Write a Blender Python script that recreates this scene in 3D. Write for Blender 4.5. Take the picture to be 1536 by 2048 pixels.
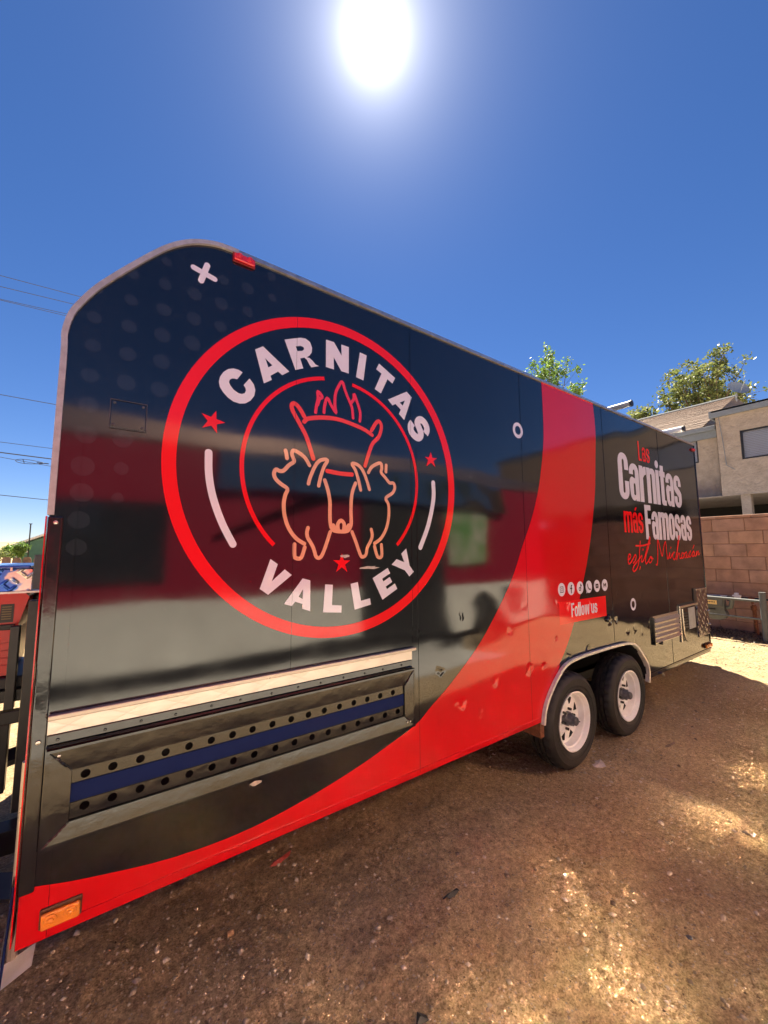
import bpy, math, random
import numpy as np
from mathutils import Vector, Matrix, geometry
random.seed(7)
rng = np.random.default_rng(7)
for o in list(bpy.data.objects): bpy.data.objects.remove(o)
sc = bpy.context.scene
COL = sc.collection
R = math.radians

# ---------------------------------------------------------------- camera
# metres: X runs along the trailer side, Y into the trailer, Z up; side skin lies at Y=0
cam = bpy.data.cameras.new('camera'); camo = bpy.data.objects.new('camera', cam); COL.objects.link(camo)
cr = Vector((0.81827938, -0.57480702, -0.00396744)); cu = Vector((-0.05427045, -0.08412544, 0.99497619)); cf = cr.cross(cu) * -1
cf = Vector((0.57225306, 0.81395319, 0.10003315))
camo.matrix_world = Matrix(((cr.x, cu.x, -cf.x, 0.0), (cr.y, cu.y, -cf.y, -1.7), (cr.z, cu.z, -cf.z, 1.6), (0, 0, 0, 1)))
cam.sensor_fit = 'HORIZONTAL'; cam.sensor_width = 36; cam.lens = 36 * 776.7 / 1536
cam.clip_start = 0.05; cam.clip_end = 6000
sc.camera = camo

# ---------------------------------------------------------------- light
SUN_EL, SUN_AZ = R(56.6), R(33.9)                 # azimuth from +Y towards +X
sdir = Vector((math.cos(SUN_EL) * math.sin(SUN_AZ), math.cos(SUN_EL) * math.cos(SUN_AZ), math.sin(SUN_EL)))
sl = bpy.data.lights.new('sun', 'SUN'); sl.energy = 5.0; sl.angle = R(0.53); sl.color = (1.0, 0.88, 0.68)
so = bpy.data.objects.new('sun', sl); COL.objects.link(so); so.rotation_euler = sdir.to_track_quat('Z', 'Y').to_euler(); so.location = (8, 12, 30)

world = bpy.data.worlds.new('World'); sc.world = world; world.use_nodes = True
nt = world.node_tree; nt.nodes.clear()
N = nt.nodes.new; L = nt.links.new
out = N('ShaderNodeOutputWorld'); bg = N('ShaderNodeBackground'); sky = N('ShaderNodeTexSky')
sky.sky_type = 'NISHITA'; sky.sun_disc = False; sky.sun_elevation = SUN_EL; sky.sun_rotation = SUN_AZ
sky.altitude = 300; sky.air_density = 0.85; sky.dust_density = 0.0; sky.ozone_density = 4.0
hsv = N('ShaderNodeHueSaturation'); hsv.inputs['Saturation'].default_value = 1.20
tint = N('ShaderNodeVectorMath'); tint.operation = 'MULTIPLY'; tint.inputs[1].default_value = (0.60, 0.545, 0.585)
L(sky.outputs[0], tint.inputs[0]); L(tint.outputs[0], hsv.inputs['Color']); bg.inputs['Strength'].default_value = 0.05
# aureole of bright air around the sun
geo = N('ShaderNodeTexCoord'); dot = N('ShaderNodeVectorMath'); dot.operation = 'DOT_PRODUCT'; dot.inputs[1].default_value = sdir
nrm = N('ShaderNodeVectorMath'); nrm.operation = 'NORMALIZE'; L(geo.outputs['Generated'], nrm.inputs[0]); L(nrm.outputs[0], dot.inputs[0])
ac = N('ShaderNodeMath'); ac.operation = 'ARCCOSINE'; L(dot.outputs['Value'], ac.inputs[0])
def aur(scale_deg, amp):
    d = N('ShaderNodeMath'); d.operation = 'DIVIDE'; L(ac.outputs[0], d.inputs[0]); d.inputs[1].default_value = -R(scale_deg)
    e = N('ShaderNodeMath'); e.operation = 'EXPONENT'; L(d.outputs[0], e.inputs[0])
    m = N('ShaderNodeMath'); m.operation = 'MULTIPLY'; L(e.outputs[0], m.inputs[0]); m.inputs[1].default_value = amp
    return m
a1 = aur(0.95, 26.0); a2 = aur(8.0, 1.6); a3 = aur(3.0, 6.5)
ad = N('ShaderNodeMath'); ad.operation = 'ADD'; L(a1.outputs[0], ad.inputs[0]); L(a2.outputs[0], ad.inputs[1])
ad2 = N('ShaderNodeMath'); ad2.operation = 'ADD'; L(ad.outputs[0], ad2.inputs[0]); L(a3.outputs[0], ad2.inputs[1]); ad = ad2
mixc = N('ShaderNodeVectorMath'); mixc.operation = 'SCALE'; mixc.inputs[0].default_value = (1.0, 0.97, 0.96); L(ad.outputs[0], mixc.inputs['Scale'])
addc = N('ShaderNodeVectorMath'); addc.operation = 'ADD'; L(hsv.outputs[0], addc.inputs[0]); L(mixc.outputs[0], addc.inputs[1])
L(addc.outputs[0], bg.inputs['Color']); L(bg.outputs[0], out.inputs['Surface'])

sc.view_settings.view_transform = 'Standard'; sc.view_settings.look = 'None'; sc.view_settings.gamma = 1
sc.view_settings.use_curve_mapping = False; sc.view_settings.exposure = 2.2
sc.render.engine = 'CYCLES'; sc.cycles.use_denoising = True
sc.cycles.max_bounces = 8; sc.cycles.diffuse_bounces = 4; sc.cycles.glossy_bounces = 5; sc.cycles.sample_clamp_indirect = 0; sc.cycles.blur_glossy = 0.0
sc.cycles.caustics_reflective = True; sc.cycles.caustics_refractive = False
D={}
D['letters']=[[[(0.4358,2.3855),(0.4187,2.3927),(0.3967,2.3928),(0.3754,2.3841),(0.3568,2.3664),(0.3438,2.342),(0.3397,2.3179),(0.3446,2.2961),(0.3579,2.2764),(0.3776,2.2579),(0.4017,2.2448),(0.428,2.2413),(0.4522,2.2476),(0.4742,2.2659),(0.4895,2.291),(0.4933,2.3184),(0.4857,2.3431),(0.4667,2.3658),(0.4416,2.3287),(0.45,2.3175),(0.4526,2.3062),(0.4477,2.2931),(0.4354,2.2864),(0.4199,2.2874),(0.3999,2.2981),(0.3864,2.3135),(0.3804,2.326),(0.3834,2.3384),(0.3939,2.3468),(0.4047,2.3487),(0.4135,2.3472)]],[[(0.4869,2.5072),(0.5216,2.5329),(0.6487,2.4473),(0.6152,2.4203),(0.5948,2.4326),(0.5597,2.4031),(0.566,2.3848),(0.5306,2.3589)],[(0.5336,2.4791),(0.5672,2.4547),(0.5491,2.4396)]],[[(0.6223,2.5981),(0.7002,2.6324),(0.7272,2.6375),(0.7522,2.6267),(0.7637,2.6006),(0.7613,2.5755),(0.7505,2.5562),(0.7354,2.5436),(0.7507,2.5444),(0.7675,2.5343),(0.7834,2.52),(0.8015,2.517),(0.7614,2.4993),(0.7502,2.5106),(0.7372,2.5309),(0.7235,2.5385),(0.7022,2.528),(0.7191,2.4822),(0.6795,2.4635)],[(0.6783,2.5819),(0.7036,2.5925),(0.7182,2.5902),(0.7217,2.5806),(0.7121,2.5691),(0.6882,2.5608)]],[[(0.8387,2.6682),(0.8843,2.6689),(0.9291,2.6094),(0.9268,2.67),(0.9717,2.6692),(0.9719,2.5239),(0.928,2.5255),(0.8833,2.5873),(0.8852,2.5227),(0.8399,2.5234)]],[[(1.0398,2.6611),(1.0829,2.6563),(1.0625,2.5098),(1.0163,2.5169)]],[[(1.1643,2.634),(1.2755,2.5789),(1.2553,2.5418),(1.2214,2.5587),(1.1763,2.465),(1.1356,2.4801),(1.1803,2.5799),(1.1454,2.5957)]],[[(1.2236,2.4412),(1.3578,2.5187),(1.3948,2.4928),(1.3375,2.3455),(1.3003,2.3742),(1.3132,2.4014),(1.2764,2.427),(1.2544,2.4137)],[(1.3441,2.4625),(1.3062,2.4416),(1.3286,2.428)]],[[(0.5812,1.5673),(0.6147,1.5433),(0.5897,1.4698),(0.6475,1.5198),(0.6814,1.4935),(0.575,1.4121),(0.5375,1.4398)]],[[(0.6471,1.3671),(0.7346,1.4762),(0.7721,1.465),(0.7744,1.3238),(0.7346,1.3391),(0.7352,1.3601),(0.6997,1.3736),(0.6853,1.3549)],[(0.7365,1.4273),(0.7353,1.3826),(0.7159,1.3943)]],[[(0.8492,1.4428),(0.8904,1.4387),(0.8864,1.3431),(0.9392,1.3369),(0.9383,1.3031),(0.8394,1.3131)]],[[(0.9891,1.4381),(1.0308,1.4453),(1.0495,1.351),(1.104,1.3595),(1.1097,1.3276),(1.0125,1.31)]],[[(1.3084,1.5854),(1.3437,1.6139),(1.3661,1.5188),(1.3954,1.4846),(1.3638,1.46),(1.3327,1.4941),(1.2428,1.5274),(1.276,1.5564),(1.3296,1.5379)]],[[(1.1201,1.4607),(1.2166,1.5104),(1.2325,1.4818),(1.1805,1.455),(1.1882,1.4408),(1.2303,1.4626),(1.2454,1.4354),(1.2032,1.4135),(1.2111,1.3992),(1.2633,1.4264),(1.2795,1.3973),(1.182,1.3464)]]]
D['sletter']=[(1.4004,2.3416),(1.3861,2.3221),(1.388,2.2915),(1.411,2.2676),(1.4384,2.2579),(1.4562,2.2691),(1.4614,2.292),(1.4475,2.321),(1.4359,2.344),(1.4442,2.3632),(1.4644,2.3716),(1.4885,2.3604),(1.5061,2.3381),(1.5081,2.3129),(1.4954,2.2897)]
D['stars']=[[(0.334,2.1902),(0.3718,2.1456),(0.3408,2.0934),(0.2828,2.1074),(0.2784,2.1683)],[(1.5362,2.1888),(1.5858,2.1555),(1.5727,2.1008),(1.4998,2.0969),(1.4895,2.1519)],[(0.9384,1.5896),(0.986,1.554),(0.9697,1.4978),(0.9074,1.4999),(0.8909,1.5566)]]
D['arcs']=[[(0.3113,2.0071),(0.3161,1.9138),(0.3356,1.8203),(0.3737,1.7186),(0.4201,1.6308)],[(1.5529,2.0031),(1.5514,1.8998),(1.509,1.7499),(1.4457,1.6199)]]
D['gaps']=[(0.8307,2.4707),(0.9936,2.4727),(0.596,1.6296),(1.2802,1.6308)]
D['redart']=[[(0.7283,2.2437),(0.7122,2.2682),(0.6936,2.2895),(0.6755,2.2981),(0.6645,2.2857),(0.6685,2.2641),(0.687,2.2329),(0.7136,2.1928),(0.7405,2.1473),(0.7627,2.0904),(0.7784,2.0447)],[(0.7288,2.2184),(0.7496,2.2377),(0.8201,2.2569),(0.9056,2.2658),(0.9958,2.2561),(1.0713,2.2396),(1.1169,2.2195)],[(1.1136,2.2444),(1.1368,2.2827),(1.1604,2.3044),(1.1773,2.2846),(1.1738,2.2494),(1.1568,2.2121),(1.1201,2.1722),(1.0972,2.1184),(1.0728,2.0461)],[(0.8541,1.9932),(0.9256,1.9885),(0.994,1.9908)]]
D['flame']=[[(0.7868,2.2761),(0.7917,2.3109),(0.7994,2.3492),(0.7978,2.3855),(0.8215,2.3637),(0.8077,2.3484),(0.7971,2.3173)],[(0.832,2.2855),(0.836,2.3258),(0.8497,2.3633),(0.8701,2.3333),(0.8995,2.2967),(0.8921,2.3381),(0.8956,2.3982),(0.9129,2.4404),(0.9335,2.4703),(0.9489,2.4328),(0.9674,2.3931),(0.9923,2.3435),(0.9987,2.2897)],[(0.9878,2.3701),(1.0026,2.3929),(1.0043,2.4212),(1.0265,2.3732),(1.0424,2.3262),(1.0394,2.281)]]
D['peach']=[[(0.6393,2.0645),(0.6436,2.0482),(0.647,2.0284)],[(0.7587,2.0095),(0.7371,2.0416),(0.7057,2.062),(0.6776,2.0702),(0.6704,2.052),(0.681,2.0242),(0.6787,2.0141),(0.6566,1.9968),(0.6326,1.9698),(0.6134,1.9652),(0.5965,1.9703),(0.5875,1.9504),(0.5952,1.9277),(0.6196,1.9066),(0.6516,1.8858),(0.6425,1.8566),(0.6361,1.8183),(0.6395,1.7716),(0.6527,1.7253),(0.673,1.6884),(0.7034,1.6561),(0.7391,1.6351)],[(0.7549,1.9197),(0.7649,1.9554),(0.7907,2.0135),(0.8175,2.0423),(0.8535,2.0471),(0.8344,2.0088),(0.8186,1.9612),(0.8083,1.9149)],[(1.0466,1.9157),(1.034,1.9629),(1.0153,2.0147),(0.9938,2.047),(1.0276,2.0459),(1.0589,2.0198),(1.0844,1.9681),(1.1004,1.9232)],[(0.8408,1.9458),(0.858,1.8992),(0.8698,1.8443),(0.8705,1.7836),(0.8738,1.7335),(0.8881,1.7038),(0.928,1.6973),(0.9688,1.7009),(0.9864,1.7221),(0.9911,1.7482),(0.989,1.8003),(0.9916,1.8687),(1.0005,1.9117),(1.0156,1.9477)],[(0.9164,1.7097),(0.9151,1.735),(0.9322,1.752),(0.9497,1.7363),(0.9482,1.7106)],[(0.889,1.7265),(0.9022,1.7118)],[(0.9757,1.7295),(0.9628,1.7136)],[(1.094,2.0129),(1.1134,2.0428),(1.143,2.0632),(1.1731,2.0727),(1.1798,2.0453),(1.1763,2.0223),(1.2033,1.9971),(1.2307,1.9716),(1.2586,1.9714),(1.2668,1.9465),(1.2511,1.9166),(1.2061,1.8848),(1.223,1.8524),(1.2261,1.8022),(1.2155,1.7406),(1.195,1.6959),(1.1683,1.6627),(1.1324,1.6407)],[(1.2092,2.0659),(1.2069,2.0287)],[(0.7558,1.7098),(0.7511,1.6856),(0.7567,1.6617),(0.7699,1.6426),(0.7861,1.6138),(0.7998,1.5751),(0.8185,1.57),(0.8344,1.5893),(0.8555,1.6434),(0.8726,1.6934)],[(0.6914,1.6324),(0.6924,1.581),(0.7001,1.5692),(0.7251,1.5712),(0.742,1.6185)],[(0.9955,1.6964),(1.0168,1.6502),(1.0444,1.5827),(1.0598,1.5711),(1.0784,1.5824),(1.0877,1.6192),(1.1099,1.6565),(1.1176,1.6834),(1.1112,1.7127)],[(1.1323,1.6247),(1.1516,1.5711),(1.1779,1.5735),(1.1761,1.633)]]
D['cross']=[[(0.2235,2.7874),(0.3059,2.7692)],[(0.2748,2.8194),(0.2536,2.7395)]]
D['dots']=[(0.0151,2.669,0.0202),(0.1243,2.6693,0.0239),(0.2318,2.6717,0.0274),(0.3377,2.6694,0.028),(0.4501,2.6733,0.0239),(0.4467,2.784,0.0264),(0.3413,2.7808,0.0224),(-0.0883,2.5595,0.0169),(0.0148,2.5604,0.0219),(0.1247,2.5629,0.0263),(0.2341,2.5629,0.0286),(0.3378,2.5651,0.0256),(-0.0924,2.4515,0.022),(0.0144,2.4533,0.0257),(0.1246,2.4548,0.0286),(0.2317,2.4554,0.031),(-0.0905,2.3439,0.0239),(0.0161,2.3434,0.0272),(0.1265,2.3464,0.0297),(-0.092,2.2314,0.0268),(0.0162,2.2317,0.0304),(0.1257,2.2314,0.0307),(-0.0899,2.1222,0.0297),(0.017,2.1281,0.0314),(-0.0909,2.0141,0.0314),(0.0174,2.0134,0.0311),(-0.0934,1.9003,0.0341),(0.0175,1.9053,0.0232),(0.1249,2.7681,0.0191),(0.5583,2.784,0.019),(0.5531,2.8888,0.0216),(-0.0905,1.8071,0.033),(0.341,2.4754,0.0146),(0.449,2.5777,0.0142),(-0.0934,1.7114,0.0307),(-0.0943,1.6173,0.0285),(0.0123,1.7956,0.0185)]
D['swoosh']=[(-0.1819,0.5806),(-0.1724,0.5785),(-0.1367,0.5701),(-0.0111,0.5379),(0.2328,0.4944),(0.4784,0.4834),(0.7123,0.5049),(0.9912,0.5555),(1.2392,0.6209),(1.4083,0.6755),(1.5022,0.734),(1.6797,0.8429),(1.9249,1.0277),(2.1327,1.246),(2.2748,1.4242),(2.3926,1.6277),(2.5178,1.8336),(2.6103,2.0383),(2.6694,2.2368),(2.7127,2.4522),(2.7232,2.6422),(2.7209,2.9156)]
D['swoosh2']=[(3.5194,2.9115),(3.5352,2.6593),(3.5015,2.3673),(3.4638,2.1106),(3.3951,1.8595),(3.3176,1.6308),(3.2021,1.3745),(3.0133,1.0306),(2.8858,0.858),(2.7694,0.7394),(2.7939,0.7499),(2.6648,0.6037),(2.4617,0.4357)]
D['script']=[[(4.0096,1.508),(4.0567,1.5257),(4.0649,1.5533),(4.0371,1.5582),(4.0123,1.5263),(4.0096,1.4805),(4.0387,1.4726),(4.0943,1.502),(4.1532,1.5478),(4.1771,1.5523),(4.177,1.5241),(4.1468,1.4917),(4.1111,1.4766)],[(4.2972,1.686),(4.2682,1.5993),(4.2438,1.5137),(4.2,1.439),(4.1239,1.3965),(4.0921,1.4187),(4.1286,1.4548),(4.2201,1.4998),(4.3145,1.5463),(4.2885,1.4939),(4.3158,1.4858),(4.3661,1.5216),(4.4682,1.6582),(4.5172,1.7283),(4.5288,1.7135),(4.4834,1.6385),(4.403,1.5405),(4.3821,1.4826),(4.404,1.4647),(4.4649,1.5006)],[(4.1888,1.6421),(4.3525,1.6448),(4.5211,1.6685)],[(4.341,1.6011),(4.3487,1.6069)],[(4.2578,1.4375),(4.239,1.4144)],[(4.4976,1.5297),(4.4663,1.4957),(4.483,1.4709),(4.5282,1.4897),(4.5435,1.5242),(4.5119,1.5315),(4.5142,1.5176),(4.5649,1.5109)],[(4.6357,1.4497),(4.6662,1.457),(4.6977,1.5781),(4.7061,1.6803),(4.7293,1.699),(4.771,1.5984),(4.8051,1.5363),(4.8583,1.6295),(4.9019,1.6821),(4.9224,1.6802),(4.9252,1.5981),(4.9354,1.514),(4.9613,1.5115),(5.013,1.5713),(4.9957,1.5238),(5.0204,1.5129),(5.071,1.5496),(5.1425,1.576),(5.1012,1.5633),(5.0848,1.5227),(5.1097,1.4956),(5.1667,1.5163),(5.2512,1.6524),(5.2973,1.7504),(5.3207,1.7508),(5.2868,1.6858),(5.2211,1.5757),(5.1892,1.4889),(5.2446,1.5514),(5.2866,1.5599),(5.2823,1.5116),(5.3161,1.5067),(5.3633,1.5639)],[(5.0471,1.6214),(5.0538,1.6278)],[(5.3761,1.5682),(5.3329,1.5308),(5.3563,1.5029),(5.4095,1.53),(5.4073,1.5614),(5.3929,1.5637),(5.4507,1.5543)],[(5.5067,1.5743),(5.4522,1.5611),(5.437,1.5185),(5.4719,1.5125),(5.519,1.5606),(5.5039,1.52),(5.5394,1.5139),(5.587,1.5602),(5.6334,1.5852)],[(5.6329,1.5829),(5.5844,1.5625),(5.5736,1.5283),(5.6022,1.5166),(5.6662,1.5481),(5.7458,1.5872)],[(5.7453,1.5849),(5.6898,1.5676),(5.6773,1.5272),(5.7189,1.5268),(5.7691,1.5754),(5.7518,1.5288),(5.7914,1.5307),(5.8305,1.5846),(5.8172,1.5281),(5.8609,1.5726),(5.8972,1.5844),(5.8797,1.5393),(5.9348,1.558)],[(5.7133,1.6141),(5.7648,1.6552)]]
D['fender']=[(2.5377,0.3925),(2.5626,0.4819),(2.6246,0.5704),(2.7275,0.6653),(2.8537,0.7401),(3.0472,0.7648),(3.326,0.7695),(3.635,0.7685),(3.8883,0.7556),(4.0322,0.7064),(4.1429,0.6087),(4.2248,0.5134),(4.2436,0.4277),(4.2251,0.3557)]
# ---------------------------------------------------------------- materials
def mat(name, col, rough=0.6, metal=0.0, ior=1.5, var=0.0, vscale=6.0, bump=0.0, bscale=60.0, bdist=0.01, col2=None, coat=0.0, detail=6, trans=0.0, rvar=0.0, emit=None):
    m = bpy.data.materials.new(name); m.use_nodes = True; t = m.node_tree; n = t.nodes; l = t.links
    p = n['Principled BSDF']; p.inputs['Roughness'].default_value = rough; p.inputs['Metallic'].default_value = metal; p.inputs['IOR'].default_value = ior
    p.inputs['Coat Weight'].default_value = coat; p.inputs['Coat Roughness'].default_value = 0.05; p.inputs['Transmission Weight'].default_value = trans
    p.inputs['Base Color'].default_value = (*col, 1)
    tc = n.new('ShaderNodeTexCoord')
    if var or col2 or rvar:
        no = n.new('ShaderNodeTexNoise'); no.inputs['Scale'].default_value = vscale; no.inputs['Detail'].default_value = detail; no.inputs['Roughness'].default_value = 0.65
        l.new(tc.outputs['Object'], no.inputs['Vector'])
        r = n.new('ShaderNodeValToRGB'); l.new(no.outputs['Fac'], r.inputs['Fac'])
        c2 = col2 or tuple(c * (1 - var) for c in col); c1 = col if col2 else tuple(min(1, c * (1 + var)) for c in col)
        r.color_ramp.elements[0].position = 0.32; r.color_ramp.elements[1].position = 0.68
        r.color_ramp.elements[0].color = (*c2, 1); r.color_ramp.elements[1].color = (*c1, 1)
        if var or col2: l.new(r.outputs['Color'], p.inputs['Base Color'])
        if rvar:
            mr = n.new('ShaderNodeMapRange'); l.new(no.outputs['Fac'], mr.inputs['Value']); mr.inputs['From Min'].default_value = 0.3; mr.inputs['From Max'].default_value = 0.7
            mr.inputs['To Min'].default_value = max(0.01, rough - rvar); mr.inputs['To Max'].default_value = rough + rvar; l.new(mr.outputs[0], p.inputs['Roughness'])
    if bump:
        b = n.new('ShaderNodeBump'); b.inputs['Strength'].default_value = bump; b.inputs['Distance'].default_value = bdist
        bn = n.new('ShaderNodeTexNoise'); bn.inputs['Scale'].default_value = bscale; bn.inputs['Detail'].default_value = 5
        l.new(tc.outputs['Object'], bn.inputs['Vector']); l.new(bn.outputs['Fac'], b.inputs['Height']); l.new(b.outputs[0], p.inputs['Normal'])
    if emit:
        p.inputs['Emission Color'].default_value = (*emit[0], 1); p.inputs['Emission Strength'].default_value = emit[1]
    return m

_wg = None
def wrap_bump_group():
    """sheet metal under the vinyl: slow ripples, fine orange peel and scattered dents"""
    global _wg
    if _wg: return _wg
    g = bpy.data.node_groups.new('sheet_relief', 'ShaderNodeTree'); _wg = g
    g.interface.new_socket('Normal', in_out='OUTPUT', socket_type='NodeSocketVector')
    n = g.nodes; l = g.links; go = n.new('NodeGroupOutput'); ge = n.new('ShaderNodeNewGeometry')
    def noise(s, d, stretch=(1, 1, 1)):
        mp = n.new('ShaderNodeMapping'); mp.inputs['Scale'].default_value = stretch; l.new(ge.outputs['Position'], mp.inputs['Vector'])
        x = n.new('ShaderNodeTexNoise'); x.inputs['Scale'].default_value = s; x.inputs['Detail'].default_value = d; l.new(mp.outputs[0], x.inputs['Vector']); return x
    def math_(op, a, b, c=None):
        m = n.new('ShaderNodeMath'); m.operation = op
        for i, v in enumerate((a, b, c)):
            if v is None: continue
            if isinstance(v, (int, float)): m.inputs[i].default_value = v
            else: l.new(v, m.inputs[i])
        return m.outputs[0]
    ripple = noise(0.9, 1, (1.0, 1.0, 0.7)); peel = noise(34, 2); buck = noise(2.3, 1, (0.7, 1, 1.3))
    # dents crowd the low middle of the side, around and ahead of the wheels
    sp = n.new('ShaderNodeSeparateXYZ'); l.new(ge.outputs['Position'], sp.inputs[0])
    def band(v, c, w):
        d = math_('ABSOLUTE', math_('SUBTRACT', v, c), 0); mr = n.new('ShaderNodeMapRange'); mr.interpolation_type = 'SMOOTHSTEP'
        l.new(d, mr.inputs['Value']); mr.inputs['From Min'].default_value = w; mr.inputs['From Max'].default_value = w * 0.55
        return mr.outputs[0]
    region = math_('MULTIPLY', band(sp.outputs['X'], 2.9, 1.75), band(sp.outputs['Z'], 0.85, 0.42))
    vo = n.new('ShaderNodeTexVoronoi'); vo.voronoi_dimensions = '2D'; vo.inputs['Scale'].default_value = 6.0; vo.inputs['Randomness'].default_value = 1.0
    wob = noise(9, 2); vm = n.new('ShaderNodeVectorMath'); vm.operation = 'MULTIPLY_ADD'
    l.new(wob.outputs['Color'], vm.inputs[0]); vm.inputs[1].default_value = (0.12, 0, 0.12); l.new(ge.outputs['Position'], vm.inputs[2]); s2 = n.new('ShaderNodeSeparateXYZ'); l.new(vm.outputs[0], s2.inputs[0]); c2 = n.new('ShaderNodeCombineXYZ'); l.new(s2.outputs['X'], c2.inputs[0]); l.new(s2.outputs['Z'], c2.inputs[1]); l.new(c2.outputs[0], vo.inputs['Vector'])
    mr = n.new('ShaderNodeMapRange'); mr.interpolation_type = 'SMOOTHERSTEP'; l.new(vo.outputs['Distance'], mr.inputs['Value'])
    mr.inputs['From Min'].default_value = 0.0; mr.inputs['From Max'].default_value = 0.27; mr.inputs['To Min'].default_value = 1; mr.inputs['To Max'].default_value = 0
    sel = n.new('ShaderNodeSeparateColor'); l.new(vo.outputs['Color'], sel.inputs[0])
    pick = math_('GREATER_THAN', sel.outputs[0], 0.58)
    dent = math_('MULTIPLY', math_('MULTIPLY', mr.outputs[0], pick), region)
    calm = math_('ADD', 0.35, math_('MULTIPLY', region, 1.2))
    h = math_('MULTIPLY', ripple.outputs['Fac'], 0.022)
    h = math_('ADD', h, math_('MULTIPLY', math_('MULTIPLY', buck.outputs['Fac'], 0.0062), calm))
    h = math_('ADD', h, math_('MULTIPLY', peel.outputs['Fac'], 0.00003))
    h = math_('ADD', h, math_('MULTIPLY', dent, -0.0038))
    b = n.new('ShaderNodeBump'); b.inputs['Strength'].default_value = 1.0; b.inputs['Distance'].default_value = 1.0
    l.new(h, b.inputs['Height']); l.new(b.outputs[0], go.inputs[0])
    return g
def wrapmat(name, col, rough=0.06, ior=1.85):
    m = bpy.data.materials.new(name); m.use_nodes = True; n = m.node_tree.nodes; l = m.node_tree.links; p = n['Principled BSDF']
    p.inputs['Roughness'].default_value = rough; p.inputs['IOR'].default_value = ior; p.inputs['Base Color'].default_value = (*col, 1)
    g = n.new('ShaderNodeGroup'); g.node_tree = wrap_bump_group(); l.new(g.outputs[0], p.inputs['Normal'])
    ge = n.new('ShaderNodeNewGeometry'); no = n.new('ShaderNodeTexNoise'); no.inputs['Scale'].default_value = 3; no.inputs['Detail'].default_value = 8; no.inputs['Roughness'].default_value = 0.75
    l.new(ge.outputs['Position'], no.inputs['Vector'])
    mr = n.new('ShaderNodeMapRange'); l.new(no.outputs['Fac'], mr.inputs['Value']); mr.inputs['From Min'].default_value = 0.35; mr.inputs['From Max'].default_value = 0.75
    mr.inputs['To Min'].default_value = rough; mr.inputs['To Max'].default_value = rough + 0.055; l.new(mr.outputs[0], p.inputs['Roughness'])
    # film of dust, thicker low down
    ns = n.new('ShaderNodeTexNoise'); ns.inputs['Scale'].default_value = 55; ns.inputs['Detail'].default_value = 4; l.new(ge.outputs['Position'], ns.inputs['Vector'])
    md = n.new('ShaderNodeMath'); md.operation = 'MULTIPLY'; l.new(no.outputs['Fac'], md.inputs[0]); l.new(ns.outputs['Fac'], md.inputs[1])
    mr2 = n.new('ShaderNodeMapRange'); l.new(md.outputs[0], mr2.inputs['Value']); mr2.inputs['From Min'].default_value = 0.2; mr2.inputs['From Max'].default_value = 0.5; mr2.inputs['To Max'].default_value = 0.022
    mx = n.new('ShaderNodeMix'); mx.data_type = 'RGBA'; l.new(mr2.outputs[0], mx.inputs[0]); mx.inputs[6].default_value = (*col, 1); mx.inputs[7].default_value = (0.35, 0.3, 0.25, 1)
    l.new(mx.outputs[2], p.inputs['Base Color'])
    return m
M = {}
M['wrap_black'] = wrapmat('wrap_black', (0.004, 0.0045, 0.008))
M['wrap_red'] = wrapmat('wrap_red', (0.66, 0.003, 0.008), 0.07, 1.6)
M['wrap_dot'] = wrapmat('wrap_dot', (0.017, 0.019, 0.026))
M['print_red'] = wrapmat('print_red', (0.95, 0.008, 0.014), 0.08, 1.55)
M['print_flame'] = wrapmat('print_flame', (0.92, 0.03, 0.06))
M['print_orange'] = wrapmat('print_orange', (0.95, 0.05, 0.02))
M['print_peach'] = wrapmat('print_peach', (0.90, 0.40, 0.25))
M['print_white'] = wrapmat('print_white', (0.84, 0.78, 0.88))
M['black_paint'] = mat('black_paint', (0.012, 0.012, 0.014), 0.12, ior=1.75, rvar=0.06, vscale=9, bump=0.25, bscale=14, bdist=0.004)
M['black_matte'] = mat('black_matte', (0.010, 0.010, 0.011), 0.7)
M['dark_frame'] = mat('dark_frame', (0.012, 0.012, 0.014), 0.35, var=0.4, vscale=12)
M['blue_print'] = mat('blue_print', (0.006, 0.016, 0.090), 0.5, ior=1.22, bump=0.1, bscale=20)
M['aluminium'] = mat('aluminium', (0.62, 0.58, 0.55), 0.38, metal=0.9, var=0.18, vscale=30, bump=0.2, bscale=50, bdist=0.003)
M['trim'] = mat('trim', (0.50, 0.48, 0.50), 0.42, metal=0.35, var=0.15, vscale=30, bump=0.3, bscale=40, bdist=0.003)
M['steel'] = mat('steel', (0.66, 0.61, 0.55), 0.26, metal=0.9)
M['white_paint'] = mat('white_paint', (0.95, 0.95, 0.95), 0.28, col2=(0.82, 0.79, 0.74), vscale=9, bump=0.1, bscale=30, bdist=0.002)
M['fender_white'] = mat('fender_white', (0.72, 0.68, 0.58), 0.4, var=0.2, vscale=20)
M['rubber'] = mat('rubber', (0.009, 0.009, 0.009), 0.6, col2=(0.026, 0.022, 0.018), vscale=5, bump=0.4, bscale=140, bdist=0.002)
M['hub_grey'] = mat('hub_grey', (0.10, 0.10, 0.11), 0.45, metal=0.4, var=0.4, vscale=40)
M['rust'] = mat('rust', (0.20, 0.07, 0.03), 0.85, var=0.5, vscale=30)
M['galv'] = mat('galv', (0.34, 0.36, 0.38), 0.5, metal=0.25, var=0.15, vscale=12)
M['pipe_grey'] = mat('pipe_grey', (0.095, 0.108, 0.115), 0.6, var=0.12, vscale=9)
M['meter_grey'] = mat('meter_grey', (0.15, 0.165, 0.145), 0.6, var=0.15, vscale=15)
M['stucco'] = mat('stucco', (0.35, 0.295, 0.245), 0.95, var=0.16, vscale=5, bump=1.0, bscale=16, bdist=0.03)
M['fascia'] = mat('fascia', (0.17, 0.20, 0.24), 0.7, var=0.1)
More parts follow.
